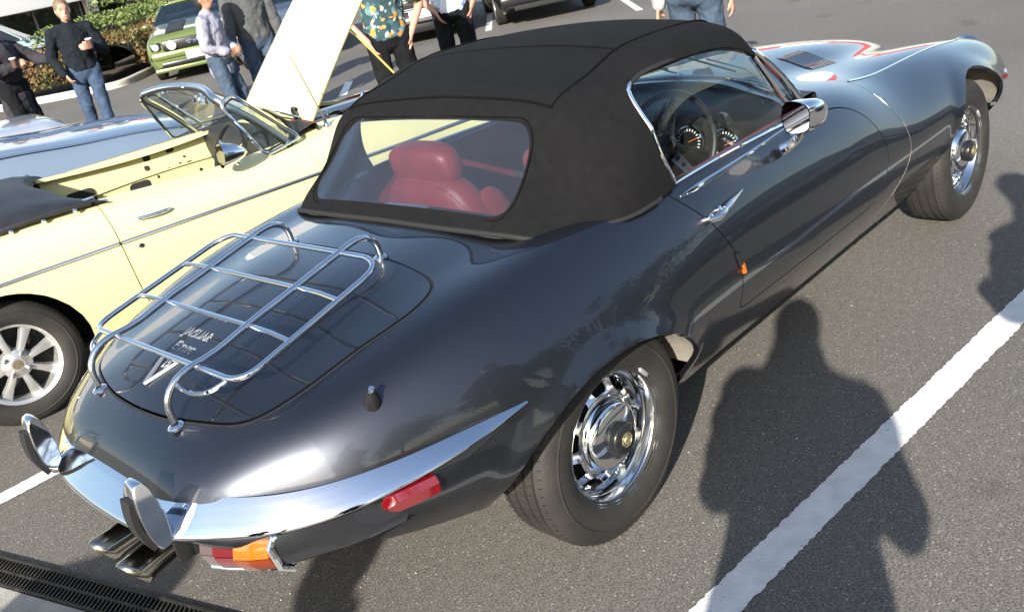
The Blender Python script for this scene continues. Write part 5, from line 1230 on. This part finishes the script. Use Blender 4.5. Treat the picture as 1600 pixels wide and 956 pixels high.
def parked_car(name, label, loc, yaw, paint, L=4.4, W=1.75, H=1.38, nose=.74, hoodz=.90, tailz=.98, belt=.95, foh=.86, wb=2.6, rr=.31, group=None, cat='car', roof=True, roofpaint=None, spokes=5):
    c = empty(name, (loc[0], loc[1], 0), yaw, label, cat, group)
    S_, x0, x1 = dims_body(L, W, H, nose, hoodz, tailz, belt, foh, wb); off = -x1      # origin at the nose
    S_ = [(s[0]+off,)+s[1:] for s in S_]; b = Body(S_, 50, 14)
    VF = cut_arch(cut_arch((b.V, b.F), off, rr*1.13, rr), off+wb, rr*1.13, rr)
    panel('body', *VF, paint, c, .02); b.ends(c, paint)
    for xr in (0, wb):
        for s_ in (-1, 1):
            plain_wheel(c, off+xr, s_*(W/2-.11), s_, rr, .19, spokes, mat('silver_alloy', (.62, .62, .60), .33, .85), rr*.66, 'plain')
            MB().grid([[(off+xr+rr*1.15*math.cos(t), s_*(W/2-.02-.3*q), rr+rr*1.15*math.sin(t)) for q in (0, 1)] for t in np.linspace(.1, math.pi-.1, 12)]).build('wheel_well', UNDER, c)
    if roof:
        xa, xb, xc_, xd = off+wb*.74, off+wb*.40, off-.05, off-.55 if L > 4 else off-.4
        w0, w1_ = W/2*.86, W/2*.66
        top = [[(x, y, H-.03*(abs(y)/w1_)**2-.02*abs(x-(xb+xc_)/2)) for y in np.linspace(-w1_, w1_, 9)] for x in np.linspace(xc_-.05, xb+.05, 8)]
        o = MB().grid(top).build('roof', roofpaint or paint, c); so_ = o.modifiers.new('s', 'SOLIDIFY'); so_.thickness = .03
        DG = glass('dark_glass', (.25, .30, .30), 1.1)
        zt = H-.05
        MB().grid([[(xa+(xb+.05-xa)*u, y*(w0+(w1_-w0)*u), b.top(xa, 0)-.02+(zt-b.top(xa, 0)+.02)*u) for y in np.linspace(-1, 1, 9)] for u in np.linspace(0, 1, 5)]).build('windscreen', DG, c)
        MB().grid([[(xd+(xc_-.05-xd)*u, y*(w0+(w1_-w0)*u), b.top(xd, 0)-.02+(zt-b.top(xd, 0)+.02)*u) for y in np.linspace(-1, 1, 9)] for u in np.linspace(0, 1, 5)]).build('rear_screen', DG, c)
        for s_ in (-1, 1):
            zb_ = belt-.04
            MB().add([(xa, s_*w0, zb_), (xb+.05, s_*w1_, zt), (xc_-.05, s_*w1_, zt), (xd, s_*w0, zb_)], [(0, 1, 2, 3)]).build('side_window', DG, c, smooth=False)
            for p0, p1 in (((xa, s_*w0, zb_-.02), (xb+.05, s_*w1_, zt)), ((xd, s_*w0, zb_-.02), (xc_-.05, s_*w1_, zt)), (((xa+xd)/2, s_*w0, zb_-.02), ((xb+xc_)/2, s_*w1_, zt))):
                MB().tube([p0, p1], .028, 8).build('pillar', paint, c)
            MB().ell((xa-.12, s_*(W/2+.02), belt+.03), (.05, .08, .05), 12).build('door_mirror', paint, c)
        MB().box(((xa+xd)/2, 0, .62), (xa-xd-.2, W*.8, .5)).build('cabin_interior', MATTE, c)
    c['len'] = 0; del c['len']
    return c, b
CAR_GROUP = 'cars parked in the row behind'
def fbox(c, name, x, y, z, sx, sy, sz, m, bev=.01): return MB().box((x, y, z), (sx, sy, sz), None, bev).build(name, m, c)
def lamp(c, y, z, r, x=0., m=None):
    MB().lathe([(r*1.12, -.03), (r*1.12, .012), (r, .016)], 20, (x, y, z), (1, 0, 0)).build('headlamp_bezel', CHROME, c)
    MB().lathe([(r, .010), (r*.6, .030), (.001, .036)], 20, (x, y, z), (1, 0, 0)).build('headlamp', m or mat('lamp_lens', (.85, .87, .9), .06, .3, spec=1.), c)
ROW = R(-131)
# light blue classic beyond the yellow roadster
BLUE = mat('powder_blue_paint', (.17, .225, .30), .3, .1, coat=1.)
c, b = parked_car('blue_classic_car', 'light blue classic car with chrome wing strip beyond the yellow roadster', (1.95, 5.05), R(-7), BLUE, 4.3, 1.66, 1.36, .66, .865, .93, .90, .80, 2.5, roof=False)
for s_ in (-1, 1):
    MB().tube([(x, s_*.715, b.top(x, .715)+.006) for x in np.linspace(-2.9, -.22, 30)], .011, 8).build('wing_strip', CHROME, c)
    lamp(c, s_*.58, .60, .085, -.02)
MB().tube([(x, 0, b.top(x, 0)+.004) for x in np.linspace(-1.7, -.22, 16)], .010, 8).build('bonnet_strip', CHROME, c)
fbox(c, 'front_bumper', .03, 0, .42, .08, 1.6, .10, CHROME, .03); fbox(c, 'grille', .0, 0, .56, .04, .8, .14, CHROME2, .01)
MB().grid([[(-1.75-.35*u, y*(.68-.08*u), .93+.38*u) for y in np.linspace(-1, 1, 7)] for u in np.linspace(0, 1, 4)]).build('windscreen', GLASS, c)
MB().tube([(-1.75, -.68, .92), (-2.1, -.6, 1.32), (-2.1, .6, 1.32), (-1.75, .68, .92)], .018, 8).build('windscreen_frame', CHROME, c)
# silver modern car further left
SILV = mat('silver_paint', (.62, .64, .67), .28, .5, coat=1.)
c, b = parked_car('silver_car', 'bright silver modern car with slanted headlamp at left edge', (1.72, 7.30), R(-10), SILV, 4.6, 1.8, 1.42, .74, .88, 1.0, .98, .9, 2.7)
for s_ in (-1, 1):
    gr = [[np.array([x, s_*(b.side(x, z)+.004), z]) for z in np.linspace(zl, zh, 5)] for x, zl, zh in ((-.62, .735, .76), (-.5, .70, .77), (-.35, .665, .755), (-.22, .64, .73), (-.10, .62, .70))]
    MB().grid(gr).build('headlamp_recess', BLACK, c)
    for xx, zz in ((-.42, .715), (-.25, .685)): MB().ell((xx, s_*(b.side(xx, zz)+.004), zz), (.07, .014, .026), 12).build('headlamp', mat('lamp_lens', (.85, .87, .9), .06, .3, spec=1.), c)
    MB().ell((-.07, s_*(b.side(-.08, .66)+.0), .66), (.04, .02, .018), 10).build('indicator', mat('red_lens', (.3, .006, .01), .12), c)
# green coupe with black bonnet stripes, facing the camera
GRN = mat('lime_green_paint', (.155, .20, .06), .30, .35, coat=1.)
c, b = parked_car('green_coupe', 'lime green coupe with black bonnet stripes parked by the hedge', (7.2, 14.75), R(-122), GRN, 4.77, 1.88, 1.38, .80, .98, 1.0, .98, .95, 2.72, .34, CAR_GROUP, 'car')
for y in (-.30, .30):
    gr = [[(x, y+q, b.top(x, y+q)+.016) for q in np.linspace(-.17, .17, 5)] for x in np.linspace(-1.5, -.16, 16)]
    MB().grid(gr).build('bonnet_stripe', mat('stripe_black', (.014, .014, .016), .6), c)
fbox(c, 'grille', .0, 0, .665, .07, 1.15, .19, BLACK, .03)
for s_ in (-1, 1):
    lamp(c, s_*.40, .665, .085, .05); fbox(c, 'headlamp_recess', -.045, s_*.70, .675, .12, .20, .15, BLACK, .03); lamp(c, s_*.70, .675, .062, .02)
    MB().ell((.0, s_*.86, .48), (.05, .02, .03), 10).build('side_lamp', CHROME2, c)
em = MB(); em.tube(curve([(.045, -.13, .67), (.045, -.05, .69), (.045, .04, .675), (.045, .12, .70)], 10), [.006, .012, .018, .02, .018, .016, .018, .02, .012, .006], 6)
for y in (-.06, -.03, .05, .085): em.tube([(.045, y, .675), (.045, y-.045, .635)], .007, 5)
em.build('grille_emblem', CHROME, c)
fbox(c, 'front_bumper', -.01, 0, .50, .12, 1.66, .14, GRN, .05); fbox(c, 'lower_grille', .03, .0, .335, .10, 1.35, .10, BLACK, .03); fbox(c, 'chin_spoiler', .0, 0, .24, .16, 1.66, .08, GRN, .03)
fbox(c, 'number_plate', .085, 0, .44, .012, .38, .15, mat('plate_white', (.75, .76, .76), .5), .004)
PM = M4(np.array([[0, 0, 1], [1, 0, 0], [0, 1, 0]]), (.0925, 0, .44)); text_mesh('plate_text', 'WIL PCK', .085, .001, mat('plate_ink', (.10, .22, .22), .5), PM, c)
# dark car with chrome twin-lamp grille
DBL = mat('dark_slate_paint', (.040, .048, .062), .3, .4, coat=1.)
c, b = parked_car('chrome_grille_car', 'dark classic saloon with chrome twin lamp grille and white number plate', (8.85, 9.95), ROW, DBL, 4.3, 1.66, 1.38, .80, .90, .95, .92, .80, 2.5, .31, CAR_GROUP)
fbox(c, 'grille', .02, 0, .63, .05, 1.42, .20, BLACK, .02)
for z in (.545, .575, .69, .73): fbox(c, 'grille_bar', .05, 0, z, .02, 1.46, .014, CHROME, .004)
for s_ in (-1, 1):
    for y in (.42, .58): lamp(c, s_*y, .645, .072, .05)
    fbox(c, 'indicator', .055, s_*.52, .50, .03, .28, .05, mat('lamp_lens', (.85, .87, .9), .06, .3, spec=1.), .01)
fbox(c, 'front_bumper', .07, 0, .40, .09, 1.62, .10, CHROME, .03); fbox(c, 'air_dam', -.02, 0, .26, .06, 1.4, .16, BLACK, .02)
fbox(c, 'number_plate', .095, 0, .49, .012, .44, .13, mat('plate_white', (.75, .76, .76), .5), .004)
PM = M4(np.array([[0, 0, 1], [1, 0, 0], [0, 1, 0]]), (.1025, -.205, .487)); text_mesh('plate_text', 'B2L', .125, .001, mat('plate_purple', (.14, .09, .16), .5), PM, c, align='LEFT')
# black car and two more in the row
BLP = mat('black_paint', (.012, .012, .014), .25, .2, coat=1.)
c, b = parked_car('black_car', 'black car parked between the bay lines above the soft top', (10.05, 8.15), ROW, BLP, 4.4, 1.76, 1.40, .76, .92, .98, .95, .86, 2.6, .32, CAR_GROUP)
fbox(c, 'front_bumper', .0, 0, .42, .10, 1.62, .16, BLP, .05); fbox(c, 'lower_grille', .03, 0, .29, .06, 1.2, .08, MATTE, .02); fbox(c, 'number_plate', .06, 0, .45, .012, .40, .12, mat('plate_white', (.75, .76, .76), .5), .004)
for s_ in (-1, 1): MB().ell((-.06, s_*.66, .66), (.10, .14, .06), 14).build('headlamp', mat('lamp_lens', (.85, .87, .9), .06, .3, spec=1.), c)
SLT = mat('steel_blue_paint', (.12, .15, .20), .25, .4, coat=1.)
c, b = parked_car('steel_blue_car', 'steel blue car behind the person in grey jacket', (7.55, 12.35), ROW, SLT, 4.4, 1.76, 1.40, .78, .95, .98, .95, .86, 2.6, .32, CAR_GROUP)
fbox(c, 'grille', .01, 0, .62, .05, .9, .14, BLACK, .03); fbox(c, 'front_bumper', .02, 0, .42, .10, 1.64, .12, CHROME, .04)
for s_ in (-1, 1): lamp(c, s_*.62, .64, .09, .03)
# cars beyond the hedge
DGR = mat('dark_teal_paint', (.035, .060, .062), .3, .3, coat=1.)
parked_car('dark_green_estate', 'dark green car beyond the hedge at the far left', (7.6, 22.0), R(-25), DGR, 4.4, 1.8, 1.60, .85, 1.02, 1.1, 1.02, .86, 2.6, .33, 'cars beyond the hedge')
parked_car('pale_green_car', 'pale grey green car with light roof beyond the hedge', (9.6, 25.2), R(-25), mat('pale_sage_paint', (.25, .33, .32), .35, .1, coat=.8), 4.5, 1.8, 1.75, .95, 1.1, 1.2, 1.1, .8, 2.6, .33, 'cars beyond the hedge', roofpaint=mat('pale_roof', (.7, .72, .7), .4))
parked_car('bright_blue_car', 'bright blue car behind the hedge below the red sign', (11.0, 23.2), R(200), mat('cobalt_paint', (.035, .10, .34), .25, .3, coat=1.), 4.2, 1.75, 1.42, .80, .95, 1.0, .97, .86, 2.55, .32, 'cars beyond the hedge')
# ------------------------------------------------------------------ kerb, hedges
KERB = mat('kerb_concrete', (.50, .48, .42), .85, var=.15, vscale=6)
kp = curve([(2.0, 20.3), (4.6, 18.9), (5.75, 17.5), (6.45, 16.95), (7.2, 17.45), (8.2, 18.6), (9.6, 20.2), (13, 23.8)], 60)
kb = MB(); gr = []
for i, p in enumerate(kp):
    d = kp[min(i+1, 59)]-kp[max(i-1, 0)]; n = np.array([-d[1], d[0]])/np.linalg.norm(d)
    gr.append([(p[0], p[1], 0), (p[0]+n[0]*.01, p[1]+n[1]*.01, .11), (p[0]+n[0]*.03, p[1]+n[1]*.03, .13), (p[0]+n[0]*.16, p[1]+n[1]*.16, .13), (p[0]+n[0]*.17, p[1]+n[1]*.17, .0)])
tag(kb.grid(gr).build('kerb', KERB), kind='structure')
bed = MB(); q = [(p[0], p[1], .06) for p in kp]+[(13, 40, .06), (2, 40, .06)]; bed.add(q, [tuple(range(len(q)))]); tag(bed.build('planting_bed', mat('bark_soil', (.06, .045, .03), .95, var=.4, vscale=6), smooth=False), kind='structure')
def leaf_mat(name, c1, c2):
    m = mat(name, c1, .55, col2=c2, vscale=1.6); b = m.node_tree.nodes['Principled BSDF']; b.inputs['Subsurface Weight'].default_value = 0
    return m
def hedge(name, label, path, wd, h, m, n, seed, size=.055, bump=.10, group='clipped hedges round the bed'):
    rng = np.random.RandomState(seed); P = curve(path, 50); e = empty('hedge', (P[0][0], P[0][1], 0), 0, label, 'hedge', group)
    Lp = np.r_[0, np.cumsum(np.linalg.norm(np.diff(P, axis=0), axis=1))]; V = []; F = []
    o0 = np.array([P[0][0], P[0][1], 0])
    for k in range(n):
        t = rng.uniform(0, Lp[-1]); i = min(np.searchsorted(Lp, t), 49); i = max(i, 1); f = (t-Lp[i-1])/(Lp[i]-Lp[i-1]); c = P[i-1]*(1-f)+P[i]*f; d = P[i]-P[i-1]; d /= np.linalg.norm(d); nn = np.array([-d[1], d[0]])
        a = rng.uniform(-.25, math.pi+.25); rr = 1-abs(rng.normal(0, .10)); prof = (abs(math.cos(a))**6+abs(math.sin(a))**6)**(-1/6)
        wob = 1+bump*math.sin(t*3.1+2*a)+bump*.8*math.sin(t*7.7+5*a)
        lat = math.cos(a)*prof*wd/2*rr*wob; z = max(.03, h*.45+math.sin(a)*prof*h*.55*rr*wob)
        q = np.array([c[0]+nn[0]*lat, c[1]+nn[1]*lat, z])-o0
        u = rng.normal(size=3); u /= np.linalg.norm(u); v = np.cross(u, rng.normal(size=3)); v /= np.linalg.norm(v); s1 = size*rng.uniform(.6, 1.3); s2 = s1*.5; b0 = len(V)
        V += [q-u*s1, q+v*s2, q+u*s1, q-v*s2]; F.append((b0, b0+1, b0+2, b0+3))
    MB().add(V, F).build('foliage', m, e, smooth=False, fix=False)
    core = MB(); gr = []
    for i, c in enumerate(P):
        d = P[min(i+1, 49)]-P[max(i-1, 0)]; d /= np.linalg.norm(d); nn = np.array([-d[1], d[0]])
        gr.append([(c[0]-o0[0]+nn[0]*wd*.40*math.cos(a), c[1]-o0[1]+nn[1]*wd*.40*math.cos(a), max(.02, h*.45+h*.42*math.sin(a))) for a in np.linspace(-.4, math.pi+.4, 12)])
    core.grid(gr); core.build('twig_core', mat('twig_dark', (.022, .022, .012), .95), e)
RDL = leaf_mat('russet_leaves', (.085, .090, .022), (.170, .075, .030)); GNL = leaf_mat('green_leaves', (.060, .110, .020), (.150, .170, .045))
hedge('h', 'low russet and green hedge along the kerb behind the man', [(2.2, 21.0), (4.8, 19.8), (6.0, 18.5), (6.75, 17.9)], 1.7, .92, RDL, 9000, 3)
hedge('h', 'russet hedge running back from the kerb corner beside the green coupe', [(6.75, 17.9), (7.6, 18.9), (9.0, 20.6), (11.0, 22.9)], 1.6, .95, RDL, 9000, 5)
hedge('h', 'taller green hedge behind the russet hedge', [(7.0, 20.4), (8.8, 21.6), (10.5, 23.6), (13.5, 26.8)], 1.9, 1.30, GNL, 12000, 8)
hedge('h', 'green hedge further back below the building', [(11.5, 27.2), (15.5, 30.0), (19, 33)], 2.2, 1.75, GNL, 6000, 9, .09)
# ------------------------------------------------------------------ dealership building
bd = empty('dealership_building', (0, 0, 0), 0, 'dealership building with dark glazed front and white fascia behind the hedge', 'building')
DW = mat('dark_cladding', (.030, .034, .034), .4, var=.15, vscale=.5); WH = mat('white_cladding', (.80, .80, .79), .5)
A = np.array([-4., 37.]); B = np.array([44., 37.]); 
fbox(bd, 'wall', 20, 37.6, 1.0, 56, 1.0, 4.0, DW, .0)
fbox(bd, 'fascia', 3.3, 36.6, 4.35, 22.4, 2.2, 5.1, WH, .05)
fbox(bd, 'fascia', 31, 36.8, 6.0, 33, 1.6, 3.6, WH, .05)
for k in range(26): fbox(bd, 'mullion', -4+k*1.85, 37.06, 1.0, .07, .10, 3.9, mat('mullion_grey', (.22, .23, .23), .4), .0)
for k in range(25): fbox(bd, 'window_pane', -4+k*1.85+.92, 37.085, 1.1, 1.72, .02, 3.6, mat('showroom_glass', (.02, .028, .028), .04, 0, spec=.8), .0)
fbox(bd, 'column', 14.75, 36.6, 2.0, .42, .42, 5.0, WH, .03); fbox(bd, 'column', 18.2, 36.6, 4.3, .62, .42, 5.2, WH, .03)
sg_ = empty('red_sign', (15.85, 36.2, 0), 0, 'tall red pylon sign with white letters in front of the building', 'sign')
fbox(sg_, 'sign_panel', 0, 0, 2.2, 1.15, .16, 5.2, mat('sign_red', (.36, .022, .035), .45), .02)
PM = M4(np.array([[0, 1, 0], [0, 0, -1], [-1, 0, 0]]), (0, -.09, 1.95)); text_mesh('sign_text', 'COV', .62, .01, WH, PM, sg_)
sg2 = empty('red_banner', (21.2, 35.2, 0), 0, 'slanting red pole banner above the green coupe', 'banner')
MB().box((0, 0, 2.2), (.5, .06, 3.0), roty(-.35), .01).build('banner_cloth', mat('sign_red', (.36, .022, .035), .45), sg2); MB().tube([(-.6, 0, 0), (.5, 0, 3.8)], .03, 8).build('banner_pole', CHROME2, sg2)
# ------------------------------------------------------------------ striped marquee and a tree row just outside the picture (they show in the paintwork)
mq = empty('marquee', (21.0, 8.2, 0), R(25), 'red and white marquee out of frame, mirrored in the dark bonnet', 'marquee')
RC = mat('marquee_red', (.55, .045, .03), .8); WC = mat('marquee_white', (.78, .77, .74), .8)
for k in range(3):
    y0, y1 = -3+2*k, -1+2*k
    V = [(-1.5, y0, 2.3), (-1.5, y1, 2.3), (0, y1, 3.3), (0, y0, 3.3), (1.5, y1, 2.3), (1.5, y0, 2.3)]
    MB().add(V, [(0, 1, 2, 3), (3, 2, 4, 5)]).build('roof_panel', RC if k % 2 == 0 else WC, mq, smooth=False)
    MB().box((-1.5, (y0+y1)/2, 2.12), (.02, 2, .34)).build('valance', WC if k % 2 == 0 else RC, mq)
for x in (-1.5, 1.5):
    for y in (-3, 0, 3): MB().tube([(x, y, 0), (x, y, 2.3)], .025, 8).build('marquee_pole', CHROME2, mq)
BRK = mat('bark', (.10, .075, .05), .9, var=.3, vscale=8, bump=.5, bscale=30); TLF = leaf_mat('tree_leaves', (.030, .055, .014), (.085, .110, .030))
def tree(label, x, y, h, cr, seed):
    rng = np.random.RandomState(seed); t = empty('tree', (x, y, 0), 0, label, 'tree', 'trees outside the frame')
    tr = MB(); tr.tube(curve([(0, 0, 0), (.05, .03, h*.25), (-.05, .06, h*.5), (.05, 0, h*.8)], 10), np.linspace(.2, .05, 10), 9)
    tips = []
    for k in range(9):
        a = rng.uniform(0, 6.28); z0 = h*rng.uniform(.3, .65); e = np.array([cr*.7*math.cos(a), cr*.7*math.sin(a), z0+h*rng.uniform(.1, .3)]); tr.tube([(0, 0, z0), e*[.5, .5, 1]-[0, 0, .1*h*.3], e], [.07, .05, .02], 6); tips.append(e)
    tr.build('trunk', BRK, t); V = []; F = []
    cl_ = [np.array([rng.normal(0, cr*.42), rng.normal(0, cr*.42), h*.62+rng.normal(0, h*.14)]) for _ in range(26)]+tips
    for k in range(5200):
        c = cl_[rng.randint(len(cl_))]; q = c+rng.normal(0, cr*.17, 3); u = rng.normal(size=3); u /= np.linalg.norm(u); v = np.cross(u, rng.normal(size=3)); v /= np.linalg.norm(v); s1 = rng.uniform(.08, .17); b0 = len(V); V += [q-u*s1, q+v*s1*.55, q+u*s1, q-v*s1*.55]; F.append((b0, b0+1, b0+2, b0+3))
    MB().add(V, F).build('crown', TLF, t, smooth=False, fix=False)
for i, (x, y, h, cr) in enumerate(((-4, -17, 6.5, 2.6), (1.2, -15.5, 5.6, 2.3), (6.0, -16.5, 6.8, 2.7), (11, -15.0, 5.8, 2.4), (16, -17, 7, 2.8), (-9.5, -14, 6, 2.5))):
    tree(('tree behind the photographer, leftmost of the row', 'low broad tree opposite the dark convertible door', 'tall tree opposite the dark convertible nose', 'small round tree beyond the nose, off to the right', 'largest tree at the right end of the row', 'tree behind the parked row, back left')[i], x, y, h, cr, 20+i)
WHT = mat('white_van_paint', (.70, .70, .70), .3, coat=.8)
parked_car('dark_blue_estate', 'dark blue parked car out of frame on the right', (4.6, -5.4), R(180), mat('midnight_paint', (.012, .016, .035), .25, .2, coat=1.), 4.6, 1.8, 1.48, .80, .98, 1.05, 1.0, .9, 2.7, .32)
parked_car('dark_red_saloon', 'dark red parked car out of frame beside the dark blue one', (9.6, -5.8), R(180), mat('maroon_paint', (.09, .012, .014), .25, .2, coat=1.), 4.5, 1.8, 1.45, .80, .96, 1.02, .98, .9, 2.65, .32)

# loose grit on the tarmac
gt_ = MB(); rng = np.random.RandomState(4)
for k in range(1400):
    d_ = rng.uniform(.4, 7)**1.0; a_ = rng.uniform(-.1, 1.9); x, y = CAMP[0]+d_*math.cos(a_), CAMP[1]+d_*math.sin(a_); r_ = rng.uniform(.0012, .0038)*(1 if rng.rand() < .9 else 1.8)
    V = rng.normal(size=(6, 3)); V = np.array([(1, 0, 0), (-1, 0, 0), (0, 1, 0), (0, -1, 0), (0, 0, .7), (0, 0, -.7)])*r_*(1+.35*V)
    gt_.add(V+[x, y, r_*.4], [(0, 2, 4), (2, 1, 4), (1, 3, 4), (3, 0, 4), (2, 0, 5), (1, 2, 5), (3, 1, 5), (0, 3, 5)])
tag(gt_.build('grit', mat('grit_stone', (.20, .18, .15), .9, col2=(.36, .32, .24), vscale=3), smooth=False, fix=False), 'loose pale grit scattered over the tarmac', 'grit', kind='stuff')
